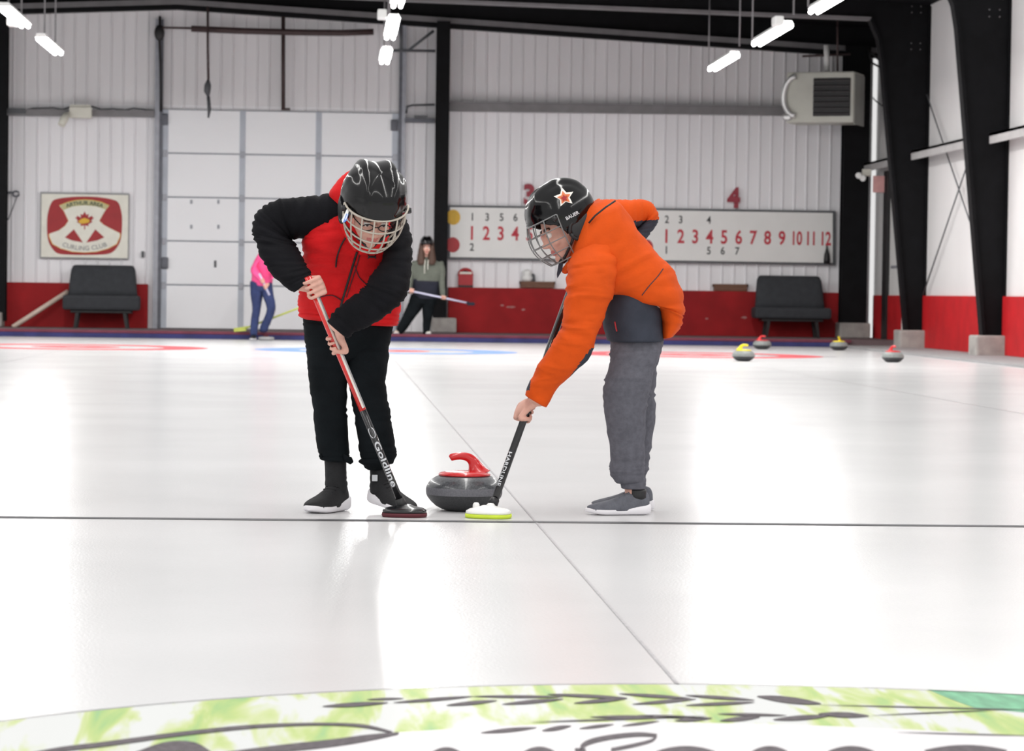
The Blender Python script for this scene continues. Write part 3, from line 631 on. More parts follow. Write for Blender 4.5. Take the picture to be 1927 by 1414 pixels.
for px, py in ((1619, 328), (1627, 333)):
    c = at_y(px, py, 48.9); mb = MB(); mb.tube([c, c + V((-.05, -.09, -.03))], [.03, .055], 12); mb.build('lamp_head', M['white'], t)
c = at_y(1631, 326, 48.9); mb = MB(); mb.box(c - V((.08, .03, .05)), c + V((.08, .03, .07)), 0, .01); mb.build('case', M['plast'], t)
c = at_y(1648, 415, 46.5); mb = MB(); mb.box((XW - .08, 46.4, c.z - .12), (XW + .055, 46.6, c.z + .12), 0, .02); tag(mb.build('white_wall_box', M['white'], loc=(XW, 46.5, c.z)), 'white wall box right of the side door', 'wall box')
c = at_y(1655, 446, 46.2); mb = MB(); mb.box((XW - .05, 46.05, c.z - .12), (XW + .055, 46.3, c.z + .12), 0, .02); mb.box((XW - .08, 46.1, c.z - .05), (XW - .03, 46.25, c.z + .05), 0, .01); tag(mb.build('fire_alarm', M['boxred'], loc=(XW + .1, 46.2, c.z)), 'red alarm box under the white wall box by the side door', 'alarm')
q0, q1 = at_y(1661, 355, 45.9), at_y(1659, 606, 45.9); mb = MB(); mb.tube([(XW - .03, 46.6, q0.z), (XW - .03, 46.6, q1.z), (XW - .03, 46.58, q1.z - .02), (XW - .03, 45.9, q1.z - .02)], .018, 8)
tag(mb.build('water_pipe', M['galv'], loc=(XW, 45.9, q1.z)), 'thin grey pipe with an elbow between side door and tapered column', 'pipe')

# ------------------------------------------------------------------ curling stones
def make_stone(name, label, group=None, loc=(0, 0, 0), handle='redplastic', body='granite', rz=0.0):
    t = thing(name, label, 'curling stone', (0, 0, 0), group)
    R = .1455; pr = [(.062, .0), (.066, .001), (.085, .006), (.108, .018), (.128, .036), (.140, .052), (.1445, .062), (.1455, .070), (.1455, .082), (.1445, .090), (.139, .102), (.126, .117), (.110, .128), (.098, .133), (.06, .134)]
    mb = MB(); mb.lathe((0, 0, 0), pr, 48, 0, [2] * 6 + [1] * 3 + [0] * 5); mb.build('granite_body', [M[body], M['band' if body == 'granite' else 'paleband'], M['shadegranite']], t)
    mb = MB(); mb.lathe((0, 0, .1335), [(.098, 0), (.1, .004), (.094, .011), (.07, .016), (.03, .019), (.008, .02)], 40); pl = mb.build('handle_plate', M[handle], t)
    pts = [(.050, 0, .140, .052, .042), (.046, 0, .155, .036, .026), (.040, 0, .172, .026, .018), (.030, 0, .190, .020, .015), (.012, 0, .203, .0165, .014), (-.012, 0, .2075, .0145, .0125), (-.035, 0, .206, .014, .012), (-.053, 0, .202, .013, .011), (-.058, 0, .2, .006, .006)]
    q = cat(pts, 4); mb = MB(); rg = []
    for i, p in enumerate(q):
        a, b = q[max(i - 1, 0)], q[min(i + 1, len(q) - 1)]; T = V((b[0] - a[0], 0, b[2] - a[2])).normalized(); N = V((T.z, 0, -T.x))
        rg.append([V(p[:3]) + N * p[3] * math.cos(k * math.pi / 8) + V((0, p[4], 0)) * math.sin(k * math.pi / 8) for k in range(16)])
    mb.rings(rg); mb.build('handle', M[handle], t)
    t.location = V(loc); t.rotation_euler = (0, 0, rz); return t
sx, sy = at_z(873, 961).x, at_z(873, 961).y
st0 = make_stone('curling_stone', 'dark granite curling stone with red handle between the two sweepers', None, (sx, sy, 0), rz=0.12)
far = make_stone('curling_stone', 'yellow handled stone nearest the camera in front of right bench', 'stones resting at the far end', (at_z(1399, 680).x, at_z(1399, 680).y, 0), 'yelplastic', 'paleband', rz=math.pi)
for px, py, rz, lab, hm in ((1434, 657.5, 2.6, 'red handled stone in front of right bench at ice end', 'redplastic'), (1578.5, 659.5, 1.2, 'yellow handled stone before the grey corner pier', None), (1680, 682, 2.0, 'red handled stone farthest right, beside the concrete kerb', 'redplastic')):
    c = copy_tree(far, None, {M['yelplastic']: M[hm]} if hm else None); p = at_z(px, py); c.location = (p.x, p.y, 0); c.rotation_euler = (0, 0, rz); c['label'] = lab
# ------------------------------------------------------------------ figure tools
YK = 10.5
def P(x, y, d=0.0): return at_y(x, y, YK + d)
def sp(v, e): return (1 if v >= 0 else -1) * abs(v) ** e
def rr(x0, y0, x1, y1, d, b, d1=None):                # a cross-section seen edge-on: its two silhouette points, depth and half-thickness (px)
    a, c = P(x0, y0, d), P(x1, y1, d if d1 is None else d1)
    return ((a + c) / 2, (c - a) / 2, V((0, 1, 0)) * (b * (YK + d) / F))
def rv(c, s, d): return (V(c), V(s), V(d))
def tubepath(pts):                                     # [(pos, ra, rb)] -> sections perpendicular to the path
    out = []
    for i, (p, a, b) in enumerate(pts):
        T = (V(pts[min(i + 1, len(pts) - 1)][0]) - V(pts[max(i - 1, 0)][0])).normalized()
        D = V((0, 1, 0)); D = D - T * D.dot(T)
        if D.length < .35: D = V((0, 0, 1)) - T * T.z
        D.normalize(); S = T.cross(D)
        out.append((V(p), S * a, D * b))
    return out
def foldf(q, seed):
    w = V((noise.noise(q * .7 + V((seed, 0, 0))), noise.noise(q * .7 + V((0, seed, 5))), noise.noise(q * .7 + V((3, 1, seed))))) * .6
    a = 1 - 2.2 * abs(noise.noise(q + w + V((seed, seed * 2, 1))))
    b = 1 - 2.2 * abs(noise.noise(q * 2.1 + w + V((1, seed, seed * 3))))
    return a * .65 + b * .35
def loft(mb, secs, n=44, sub=7, p=2.3, amp=.0, fr=18.0, across=.45, seed=1.0, cap0=.5, cap1=.5, mi=0, scale=1.0, matf=None, amp_end=1.0, flat0=False, flat1=False):
    q = cat([tuple(c) + tuple(s) + tuple(d) for c, s, d in secs], sub); e = 2.0 / p; rings = []
    C = [V(x[0:3]) for x in q]; S = [V(x[3:6]) * scale for x in q]; D = [V(x[6:9]) * scale for x in q]
    N = len(q)
    def capr(i, j, cap):
        T = (C[i] - C[j]).normalized(); L = cap * min(S[i].length, D[i].length); r = []
        for k in (.45, .8, .97): r.append((C[i] + T * L * k, S[i] * math.sqrt(1 - k * k), D[i] * math.sqrt(1 - k * k)))
        return r
    sec = [(c, s, d) for c, s, d in zip(C, S, D)]
    pre = [] if flat0 else capr(0, 1, cap0)[::-1]; post = [] if flat1 else capr(N - 1, N - 2, cap1)
    sec = pre + sec + post
    for i, (c, s, d) in enumerate(sec):
        T = (sec[min(i + 1, len(sec) - 1)][0] - sec[max(i - 1, 0)][0]).normalized(); ring = []
        for k in range(n):
            a = 2 * math.pi * k / n
            r = s * sp(math.cos(a), e) + d * sp(math.sin(a), e); pt = c + r
            if amp and r.length > 1e-6:
                al = T * pt.dot(T); qq = (al + (pt - al) * across) * fr
                pt = pt + r.normalized() * amp * (.85 * foldf(qq * .5, seed) +   .22 * foldf(qq * 1.15, seed + 9))
            ring.append(pt)
        rings.append(ring)
    o = len(mb.f); mb.rings(rings, True, mi)
    if matf:
        for k in range(o, len(mb.f)):
            f = mb.f[k]; ctr = V((0, 0, 0))
            for i in f: ctr += mb.v[i]
            mb.m[k] = matf(ctr / len(f))
    return mb
def proj(p):                                           # world point -> photo pixel (for choosing which panel of cloth a face belongs to)
    d = p - CO; z = d.dot(_f); return (CX + F * d.dot(CR) / z, CY - F * d.dot(CU) / z)
def remesh(mb, name, mats, vox, loc, smooth=2, matf=None):
    me = mb.mesh('tmp', mats[0]); o = bpy.data.objects.new('tmp', me); COL.objects.link(o)
    m = o.modifiers.new('r', 'REMESH'); m.mode = 'VOXEL'; m.voxel_size = vox; m.use_smooth_shade = True
    if smooth: s = o.modifiers.new('s', 'SMOOTH'); s.factor = .5; s.iterations = smooth
    dg = bpy.context.evaluated_depsgraph_get(); dg.update()
    nm = bpy.data.meshes.new_from_object(o.evaluated_get(dg)); bpy.data.objects.remove(o); bpy.data.meshes.remove(me)
    nm.name = name; nm.materials.clear()
    for x in mats: nm.materials.append(x)
    loc = V(loc)
    for p in nm.polygons:
        p.use_smooth = True
        p.material_index = matf(p.center.copy()) if matf else 0
    for v in nm.vertices: v.co -= loc
    ob = bpy.data.objects.new(name, nm); COL.objects.link(ob); ob.location = loc; ORG[ob.name] = loc; return ob

# head frame: X = lateral, Y = face direction, Z = crown
def frame_of(fwd, up):
    f = V(fwd).normalized(); u = V(up); u = (u - f * u.dot(f)).normalized(); x = f.cross(u)
    return Matrix((x, f, u)).transposed()
def head_shape(mb, c, R, s=1.0):
    g = lambda x, y, z, a, b, d: mb.ell(V(c) + R @ (V((x, y, z)) * s), (a * s, b * s, d * s), R, 24, 16)
    g(0, -.012, .025, .074, .092, .086); g(0, .02, -.03, .064, .068, .075); g(0, .042, -.082, .040, .036, .030); g(0, .03, -.06, .054, .045, .042)
    for k in (-1, 1):
        g(k * .034, .056, -.030, .026, .024, .024); g(k * .03, .074, .022, .026, .012, .009); g(k * .076, -.008, -.015, .010, .022, .032)
        g(k * .011, .092, -.036, .008, .010, .007)
    g(0, .086, -.012, .009, .014, .026); g(0, .098, -.030, .0115, .014, .0105)
    g(0, .080, -.0615, .022, .010, .0055); g(0, .079, -.072, .019, .010, .006); g(0, .072, -.096, .018, .014, .014)
def head_mat(c, R, s=1.0):
    Ri = R.transposed()
    def f(p):
        q = (Ri @ (p - V(c))) / s
        if abs(q.x) < .022 and .074 < q.y and -.079 < q.z < -.056: return 1
        if .012 < abs(q.x) < .05 and q.y > .06 and .020 < q.z < .031: return 2
        return 0
    return f
def eyes(parent, c, R, s=1.0):
    for k in (-1, 1):
        mb = MB(); e = V(c) + R @ (V((k * .031, .070, .002)) * s); mb.ell(e, (.0125 * s,) * 3, R, 14, 10, 0)
        mb.ell(e + R @ (V((0, .0095, -.001)) * s), (.0055 * s, .0045 * s, .0055 * s), R, 12, 8, 1); mb.build('eye', [M['eyew'], M['iris']], parent)
def helmet(parent, c, R, rx=.115, ry=.138, rz=.125, cage='cage', wire=.003, detail=True, tilt=0.0, lobes=1.0):
    c = V(c); X = lambda p: c + R @ V(p)
    def rim(ph):
        a = abs(ph)
        ks = [(0, .004), (.7, -.002), (1.05, -.026), (1.4, -.092), (2.0, -.104), (2.6, -.10), (3.15, -.095)]
        for (a0, z0), (a1, z1) in zip(ks, ks[1:]):
            if a <= a1: t = (a - a0) / (a1 - a0); t = t * t * (3 - 2 * t); return z0 + (z1 - z0) * t
        return -.095
    nphi, nt = (84, 26) if detail else (28, 10); vs = []; fs = []
    k0 = rz / .125
    for j in range(nphi):
        ph = -math.pi + 2 * math.pi * j / nphi; zr = rim(ph) * k0; tr = math.acos(max(-1, min(1, zr / rz)))
        for i in range(nt):
            th = tr * (1 - i / (nt - 1)); s_ = max(0.0, math.sin(th)) ** .88
            x, y, z = rx * s_ * math.sin(ph), ry * s_ * math.cos(ph), rz * math.cos(th)
            nrm = V((x / rx ** 2, y / ry ** 2, z / rz ** 2)).normalized(); ax = abs(x) / rx
            h = .0
            up_ = max(0, min(1, (z / rz - .05) / .3))
            h += lobes * up_ * (.011 * math.exp(-((ax - .40) / .16) ** 2) - .007 * math.exp(-(ax / .2) ** 2))
            h += .004 * (1 / (1 + math.exp(-(-y - .01) / .004)))                       # rear shell laps over the front shell
            h += .0035 * (1 / (1 + math.exp(-((z - .045 * k0 - .2 * abs(y)) / .003)))) if abs(ph) > .6 else 0
            h -= .006 * max(0, math.exp(-((ax - .62) / .07) ** 2)) * max(0, math.exp(-((y + .03) / .05) ** 2)) * up_
            if i < 2: h += .004
            vs.append(X(V((x, y, z)) + nrm * h))
    for j in range(nphi):
        for i in range(nt - 1):
            a = j * nt + i; b = ((j + 1) % nphi) * nt + i; fs.append((a, b, b + 1, a + 1))
    mb = MB(); mb.add(vs, fs, 0, True); hm = mb.build('helmet', M['helmet'], parent)
    md = hm.modifiers.new('thick', 'SOLIDIFY'); md.thickness = .006; md.offset = -1
    mb = MB(); mb.ell(X((0, -.01, .0)), (rx * .93, ry * .90, rz * .90), R, 28, 18)
    mb.v = [p for p in mb.v]; keep = MB()
    Ri = R.transposed(); vv = mb.v; ff = []
    for f in mb.f:
        q = Ri @ (sum((vv[i] for i in f), V((0, 0, 0))) / len(f) - c)
        if q.z > (.006 * k0 if q.y > .03 else -.08 * k0): ff.append(f)
    keep.add(vv, ff, 0, True); keep.build('liner', M['matte'], hm)
    # wire cage
    def cp(u, s):
        w = rx * (1.0 - .36 * s * s); ang = u * 1.45; yf = ry * 1.02 + .030 * math.sin(math.pi * min(1, s * .85)) - .030 * s * s
        return X((w * math.sin(ang), .02 + (yf - .02) * math.cos(ang) ** .8, (.004 - .172 * s) * k0))
    if cage:
        mb = MB(); nn = 17 if detail else 9
        for s_ in ((0, .27, .52, .77, 1.0) if detail else (0, .35, .7, 1.0)):
            mb.tube([cp(-1 + 2 * k / nn, s_) for k in range(nn + 1)], wire * (1.25 if s_ in (0, 1.0) else 1), 6)
        for u in ((-1, -.68, -.4, -.13, .13, .4, .68, 1) if detail else (-1, -.5, 0, .5, 1)):
            mb.tube([cp(u, k / 12) for k in range(13)], wire * (1.2 if abs(u) == 1 else 1), 6)
        mb.build('cage', M[cage], hm)
    if detail:
        mb = MB(); mb.ell(X((0, .072, -.166 * k0)), (.026, .020, .015), R, 16, 10); mb.build('chin_cup', M['matte'], hm)
        for k in (-1, 1):
            mb = MB(); mb.tube([X((k * rx * .86, .01, -.09)), X((k * rx * .78, .03, -.115)), X((k * .045, .06, -.152 * k0)), X((k * .02, .075, -.166 * k0))], .0055, 8); mb.build('chin_strap', M['matte'], hm)
            mb = MB(); mb.tube([X((k * (rx * .86), -.012 + .034 * math.cos(a), -.085 + .036 * math.sin(a))) for a in [2 * math.pi * t / 16 for t in range(17)]], .0075, 8); mb.ell(X((k * rx * .80, -.035, -.085)), (.016, .062, .052), R, 16, 10); mb.build('ear_guard', M['matte'], hm)
            mb = MB(); mb.tube([X((k * (rx + .001), ry * .38, -.005)), X((k * (rx * .99 + .004), ry * .48, -.012))], [.011, .009], 12); mb.build('cage_clip', M['matte'], hm)
    return hm, X
def hand(mb, Wp, G, A, rs, back, sc=.9, thumb=1):
    """five fingers closing round a shaft of radius rs: A runs from thumb side to little finger, back = which way the back of the hand looks"""
    Wp, G, A = V(Wp), V(G), V(A).normalized()
    t = G - Wp; t = (t - A * t.dot(A)).normalized(); u = A.cross(t)
    if u.dot(V(back)) < 0: u = -u
    off = rs + .013 * sc
    K = G + u * off + t * .026 * sc
    mid = Wp.lerp(K, .55) + u * .004
    T = (K - Wp).normalized()
    loft(mb, [(Wp, A * .019 * sc, u * .016 * sc), (Wp.lerp(K, .25), A * .024 * sc, u * .016 * sc), (mid, A * .034 * sc, u * .0155 * sc), (K, A * .037 * sc, u * .012 * sc)], n=20, sub=4, p=2.6, cap0=.3, cap1=.6)
    for i in range(4):
        o = G + A * (i - 1.5) * .0196 * sc; ln = (.92, 1.0, .95, .78)[i]; r0 = .0079 * sc
        pt = [o + u * (off + .001) + t * .012 * sc, o + u * (off - .001) + t * .030 * sc]
        for ph in (80, 118, 156, 196, 232):
            a = math.radians(80 + (ph - 80) * ln); pt.append(o + (u * math.cos(a) + t * math.sin(a)) * (rs + r0 * 1.02))
        mb.tube([V(x) for x in cat([tuple(x) for x in pt], 3)], [r0 * (1.08 - .32 * k / 18) + (.0008 if k in (3, 4, 9, 10) else 0) for k in range(19)], 10)
        mb.ell(pt[-1], (r0 * .78,) * 3, None, 10, 8)
    o = G - A * .036 * sc * thumb; pt = [Wp.lerp(K, .3) - A * .014 * sc * thumb, o + u * (off * .8) - t * .018 * sc]
    for ph, s_ in ((-70, .036), (-110, .029), (-150, .020)):
        a = math.radians(ph); pt.append(G - A * s_ * sc * thumb + (u * math.cos(a) + t * math.sin(a)) * (rs + .0095 * sc))
    mb.tube([V(x) for x in cat([tuple(x) for x in pt], 4)], [.0125 * sc * (1 - .4 * k / 16) for k in range(17)], 10); mb.ell(pt[-1], (.0078 * sc,) * 3, None, 10, 8)
def shoe(parent, heel, yaw, L=.245, pitch=0.0, up='gry_shoe', toe=0.0, roll=0.0, ankle=.0, name='shoe', st=1.0, ws=1.0, hs=1.0):
    k = L / .245
    prof = [(0, .012, .070), (.010, .027, .090), (.035, .034, .098), (.07, .035, .094), (.105, .039, .078), (.145, .044, .062), (.185, .045, .051), (.218, .037, .043), (.238, .020, .037), (.245, .006, .033)]
    n = 24; rings = []
    for x, w, h in cat(prof, 3):
        zb = .018; r = []
        for j in range(n):
            a = 2 * math.pi * j / n; s_ = math.sin(a); r.append(V((x * k, w * sp(math.cos(a), .8) * k, (zb + (h - zb) * (abs(s_) ** .75)) * k if s_ > 0 else (zb + .004 * s_) * k)))
        rings.append(r)
    u = MB(); u.rings(rings)
    rings = []
    for x, w, h in cat([(-.006, .014, .040), (.004, .031, .044), (.04, .038, .040), (.08, .037, .033), (.12, .041, .029), (.16, .047, .027), (.2, .045, .027), (.23, .030, .028), (.247, .016, .027), (.252, .006, .024)], 3):
        spring = max(0, (x - .17) / .08) ** 2 * .012 + max(0, (.03 - x) / .03) ** 2 * .006; r = []
        for j in range(n):
            a = 2 * math.pi * j / n; s_ = math.sin(a); hh_ = h * (1 + (st - 1) * max(.15, 1 - x / .2)); r.append(V((x * k, w * sp(math.cos(a), .8) * k, ((hh_ + spring) / 2 + (hh_ - spring) / 2 * sp(s_, .45)) * k)))
        rings.append(r)
    s = MB(); s.rings(rings)
    mt = Matrix.Translation(V(heel)) @ Matrix.Rotation(yaw, 4, 'Z') @ Matrix.Rotation(pitch, 4, 'Y') @ Matrix.Rotation(roll, 4, 'X') @ Matrix.Diagonal((1, ws, hs, 1))
    u.xf(mt); s.xf(mt)
    so = u.build(name, M[up], parent); s.build('sole', M['sole'], so)
    l = MB()
    for i in range(4):
        x = .085 + i * .018; z = (.089 - i * .0098) ; l.tube([mt @ V((x * k, yy * k, (z - 9 * yy * yy) * k)) for yy in (-.022, -.01, 0, .01, .022)], .0028, 6)
    l.build('lace', M[up], so)
    return so
class Shaft:
    def __init__(s, top, bot, r):
        s.t, s.b, s.r = V(top), V(bot), r; s.A = (s.b - s.t).normalized(); s.L = (s.b - s.t).length
        n = CO - (s.t + s.b) / 2; s.n = (n - s.A * n.dot(s.A)).normalized(); s.s = s.A.cross(s.n)
        if s.s.dot(CR) < 0: s.s = -s.s
    def pt(s, u, th, lift=.0006): return s.t + s.A * u + (s.n * math.cos(th) + s.s * math.sin(th)) * (s.r + lift)
    def seg(s, u0, u1, mat, nm, parent, r=None):
        mb = MB(); rad = r or s.r; mb.tube([s.t + s.A * u0, s.t + s.A * u1], rad, 20); return mb.build(nm, M[mat], parent)
    def patch(s, u0, u1, a0, a1, mat, nm, parent, taper=0.0):
        mb = MB(); n = 6; m = 12
        vs = [s.pt(u0 + (u1 - u0) * j / m, a0 + (a1 - a0) * (i / n) * (1 - taper * j / m)) for j in range(m + 1) for i in range(n + 1)]
        mb.add(vs, [(j * (n + 1) + i, j * (n + 1) + i + 1, (j + 1) * (n + 1) + i + 1, (j + 1) * (n + 1) + i) for j in range(m) for i in range(n)], 0, True); return mb.build(nm, M[mat], parent)
    def text(s, tx, u, size, mat, parent, xs=1.0, bold=0.0, th0=0.0, shear=0.0, nm='lettering'):
        vs, fs = text_pts(tx, size, bold, xs, 'LEFT', shear); 
        bm = bmesh.new(); bv = [bm.verts.new(p) for p in vs]
        for f in fs:
            try: bm.faces.new([bv[i] for i in f])
            except ValueError: pass
        bmesh.ops.triangulate(bm, faces=bm.faces[:])
        for _ in range(5):
            lg = [e for e in bm.edges if abs(e.verts[0].co.y - e.verts[1].co.y) > .0035]
            if not lg: break
            bmesh.ops.subdivide_edges(bm, edges=lg, cuts=1); bmesh.ops.triangulate(bm, faces=[f for f in bm.faces if len(f.verts) > 3])
        bm.verts.index_update(); vs = [v.co.copy() for v in bm.verts]; fs = [[v.index for v in f.verts] for f in bm.faces]; bm.free()
        mb = MB(); mb.add([s.pt(u + p.x, th0 + p.y / s.r, .0012) for p in vs], fs); return mb.build(nm, M[mat], parent)
    def at_px_y(s, py):
        lo, hi = 0.0, s.L
        for _ in range(40):
            m = (lo + hi) / 2
            if proj(s.t + s.A * m)[1] < py: lo = m
            else: hi = m
        return lo
# ================================================================== red and black sweeper
fA = P(655, 955, .12); fA.z = 0
# --- broom
bt, bb = P(579, 521, -.25), P(757, 952, -.13)
def broom_head(parent, c, yaw, plate, pad, L=.17, wid=.062, knobs=False, roll=0.0):
    n = 28
    def outline(l, w, z): return [V((l * sp(math.cos(2 * math.pi * k / n), .7), w * sp(math.sin(2 * math.pi * k / n), .8), z)) for k in range(n)]
    mt = Matrix.Translation(V(c)) @ Matrix.Rotation(yaw, 4, 'Z')
    h = L / 2
    a = MB(); a.rings([outline(h * .97, wid * .95, .016), outline(h * .96, wid * .93, .026), outline(h * .80, wid * .72, .034), outline(h * .45, wid * .42, .040), outline(h * .28, wid * .3, .046)]); a.xf(mt)
    hd = a.build('brush_plate', M[plate], parent)
    b = MB(); b.rings([outline(h * .97, wid * .95, .001), outline(h, wid, .007), outline(h * .99, wid * .98, .0155)]); b.xf(mt); b.build('brush_pad', M[pad], hd)
    if knobs:
        for x, y, r in ((-.05, .01, .013), (.008, .0, .017)):
            k = MB(); k.lathe((x, y, .03), [(r * .8, 0), (r, .008), (r * .95, .018), (r * .6, .024), (.001, .025)], 16); k.xf(mt); k.build('clamp_knob', M[plate], hd)
    return hd
bA = thing('curling_broom', 'red and black curling broom held by the player in red', 'broom', (bb.x, bb.y, 0))
sA = Shaft(bt, bb, .0132); ym = sA.at_px_y(772)
sh = sA.seg(0, ym, 'shaft_red', 'shaft', bA); sA.seg(ym, sA.L, 'shaft_blk', 'shaft', bA)
sA.patch(sA.at_px_y(530), sA.at_px_y(768), .05, .62, 'shaft_wht', 'stripe', sh); sA.patch(sA.at_px_y(530), sA.at_px_y(768), .62, 1.4, 'frame_gr', 'stripe', sh)
sA.text('Goldline', sA.at_px_y(830), .030, 'silver', bA, 1.78, .0006)
u0 = sA.at_px_y(812)
mb = MB(); q = [(u0 - .018 + .042 * (1 - math.cos(a)) / 2, .75 * math.sin(a) - .05) for a in [.5 + k * .28 for k in range(20)]]
for (ua, ta), (ub, tb) in zip(q, q[1:]): mb.poly([sA.pt(ua, ta - .13, .0012), sA.pt(ub, tb - .13, .0012), sA.pt(ub, tb + .13, .0012), sA.pt(ua, ta + .13, .0012)])
mb.build('emblem', M['silver'], bA)
hdc = at_z(761, 973); broom_head(bA, (hdc.x, hdc.y, 0), -.10, 'shaft_blk', 'padred', .168, .06)
mb = MB(); mb.tube([bb - sA.A * .03, V((bb.x, bb.y, .036)) + sA.A * .01], [.017, .021], 16); mb.build('swivel_joint', M['matte'], bA)

# --- clothing sections, top to bottom
torsoA = [rr(628, 388, 716, 388, -.03, 40), rr(590, 415, 752, 420, -.02, 54), rr(573, 445, 752, 450, .0, 60), rr(573, 480, 752, 485, .02, 62), rr(571, 515, 750, 520, .05, 62), rr(565, 550, 750, 560, .08, 64), rr(564, 580, 749, 592, .11, 66), rr(566, 597, 745, 612, .12, 64)]
slvR = tubepath([(P(664, 388, -.06), .030, .05), (P(640, 394, -.05), .052, .075), (P(606, 405, -.03), .066, .085), (P(560, 411, -.01), .066, .075), (P(527, 419, .0), .068, .07)]) 
slvR = [rr(655, 372, 668, 402, -.06, 26), rr(628, 368, 650, 412, -.05, 38), rr(592, 372, 604, 440, -.03, 42), rr(552, 376, 560, 446, -.01, 38), rr(516, 381, 549, 450, .0, 36), rr(485, 402, 549, 452, .0, 36), rr(477, 433, 553, 456, -.02, 35), rr(485, 462, 560, 470, -.06, 33), rr(503, 501, 572, 496, -.11, 29), rr(530, 532, 580, 512, -.16, 24), rr(556, 548, 586, 524, -.20, 18)]
slvL = [rr(712, 392, 735, 378, -.02, 28), rr(712, 425, 760, 412, -.02, 38), rr(724, 452, 771, 446, -.05, 42), rr(722, 488, 772, 488, -.10, 44), rr(702, 518, 768, 530, -.16, 42), rr(690, 538, 758, 562, -.20, 40), rr(676, 552, 728, 590, -.22, 34), rr(652, 570, 692, 612, -.25, 28), rr(632, 588, 668, 622, -.27, 24), rr(616, 604, 652, 634, -.28, 20)]
pelvA = [rr(573, 575, 738, 580, .13, 56), rr(572, 605, 736, 612, .14, 58), rr(577, 640, 730, 645, .14, 54), rr(590, 662, 722, 664, .13, 40)]
legAl = [rr(573, 610, 655, 612, .14, 50), rr(577, 645, 655, 648, .14, 48), rr(580, 675, 655, 675, .13, 44), rr(583, 705, 652, 705, .12, 40), rr(590, 760, 650, 760, .11, 35), rr(596, 810, 652, 810, .12, 32), rr(602, 850, 655, 850, .13, 31), rr(604, 864, 657, 868, .13, 30)]
legAr = [rr(655, 612, 737, 614, .14, 50), rr(656, 645, 731, 648, .14, 46), rr(657, 690, 727, 690, .12, 42), rr(662, 734, 724, 734, .10, 38), rr(668, 778, 733, 780, .09, 36), rr(675, 820, 738, 822, .10, 34), rr(679, 850, 744, 850, .11, 33), rr(684, 866, 738, 872, .12, 26)]
# --- body
mb = MB(); HA = P(700, 399, -.30); fw = V((.16, -.74, -.66)); RA = frame_of(fw, V((.12, -.45, 1)))
head_shape(mb, HA, RA, .98)
loft(mb, tubepath([(HA + RA @ V((0, -.03, -.05)), .052, .05), (HA.lerp(P(680, 420, -.02), .6), .05, .05), (P(675, 425, .0), .06, .05)]), 20, 4)
for s_ in (torsoA, slvR, slvL, pelvA): loft(mb, s_, 20, 3, scale=.78)
for s_ in (legAl, legAr): loft(mb, s_, 20, 3, scale=.72)
for x, x2 in ((632, 630), (711, 716)): loft(mb, tubepath([(P(x, 850, .13), .03, .03), (P(x, 890, .13), .028, .028), (P(x2, 915, .13), .027, .027)]), 20, 3)
Ag = sA.A
gR = sA.t + Ag * sA.at_px_y(543); hand(mb, P(562, 538, -.19), gR, Ag, sA.r, V((-.5, 1, .1)), 1.0, thumb=-1)
gL = sA.t + Ag * sA.at_px_y(648); hand(mb, P(640, 624, -.285), gL, Ag, sA.r, V((.75, -.8, .1)), .98, thumb=-1)
pA = remesh(mb, 'person', [M['skin'], M['lips'], M['hair']], .0037, fA, 2, head_mat(HA, RA, .98))
tag(pA, 'person in red and black jacket and caged helmet, bent over a red broom', 'person')
eyes(pA, HA, RA, .98)
# --- jacket
def jm_red(p):
    x, y = proj(p); return 0
mb = MB(); loft(mb, torsoA, 56, 9, 2.5, .011, 13, .7, 2.0, cap0=.3, cap1=.12); jk = mb.build('jacket', M['red_cloth'], pA)
for s_, sd in ((slvR, 4.0), (slvL, 7.0)):
    mb = MB(); loft(mb, s_, 48, 9, 2.2, .011, 14, .6, sd, cap0=.3, cap1=.15); mb.build('sleeve', M['blk_cloth'], jk)
hood = [rr(668, 316, 716, 314, -.11, 20), rr(648, 328, 726, 326, -.10, 36), rr(632, 345, 730, 342, -.09, 42), rr(620, 366, 712, 366, -.08, 46), rr(628, 392, 708, 390, -.06, 46), rr(640, 414, 706, 412, -.05, 42), rr(648, 440, 700, 440, -.05, 38)]
mb = MB(); loft(mb, hood, 44, 6, 2.2, .003, 20, .6, 3.0); mb.build('hood', M['red_cloth'], jk)
mb = MB(); cl = [P(640, 408, -.12), P(648, 430, -.135), P(660, 452, -.145), P(672, 470, -.145)]
mb.tube([V(x) for x in cat([tuple(x) for x in cl], 4)], [.012] * 13, 10); cl2 = [P(728, 446, -.12), P(720, 456, -.14), P(700, 470, -.15), P(676, 474, -.15)]
mb.tube([V(x) for x in cat([tuple(x) for x in cl2], 4)], [.012] * 13, 10); mb.build('collar', M['red_cloth'], jk)
from mathutils.bvhtree import BVHTree
def surf(ob, px, py, lift=.002):                       # point on the front of a garment seen at a photo pixel
    me = ob.data; bv = getattr(surf, 'c', {}).get(ob.name)
    if bv is None:
        bv = BVHTree.FromPolygons([v.co + ob_world(ob) for v in me.vertices], [tuple(p.vertices) for p in me.polygons]); surf.c = dict(getattr(surf, 'c', {})); surf.c[ob.name] = bv
    d = ray(px, py).normalized(); h = bv.ray_cast(CO, d)
    return (h[0] - d * lift) if h[0] else P(px, py, 0)
def ob_world(o):
    w = V((0, 0, 0))
    while o: w += o.location; o = o.parent
    return w
def strip(nm, mat, pts, r, ob, parent, lift=.002, sub=4):
    q = cat(pts, sub); mb = MB(); mb.tube([surf(ob, x, y, lift) for x, y in q], r, 8); return mb.build(nm, M[mat], parent)
strip('zipper', 'dark', [(672, 474), (664, 500), (655, 530), (646, 560), (641, 580), (640, 606)], .0042, jk, jk)
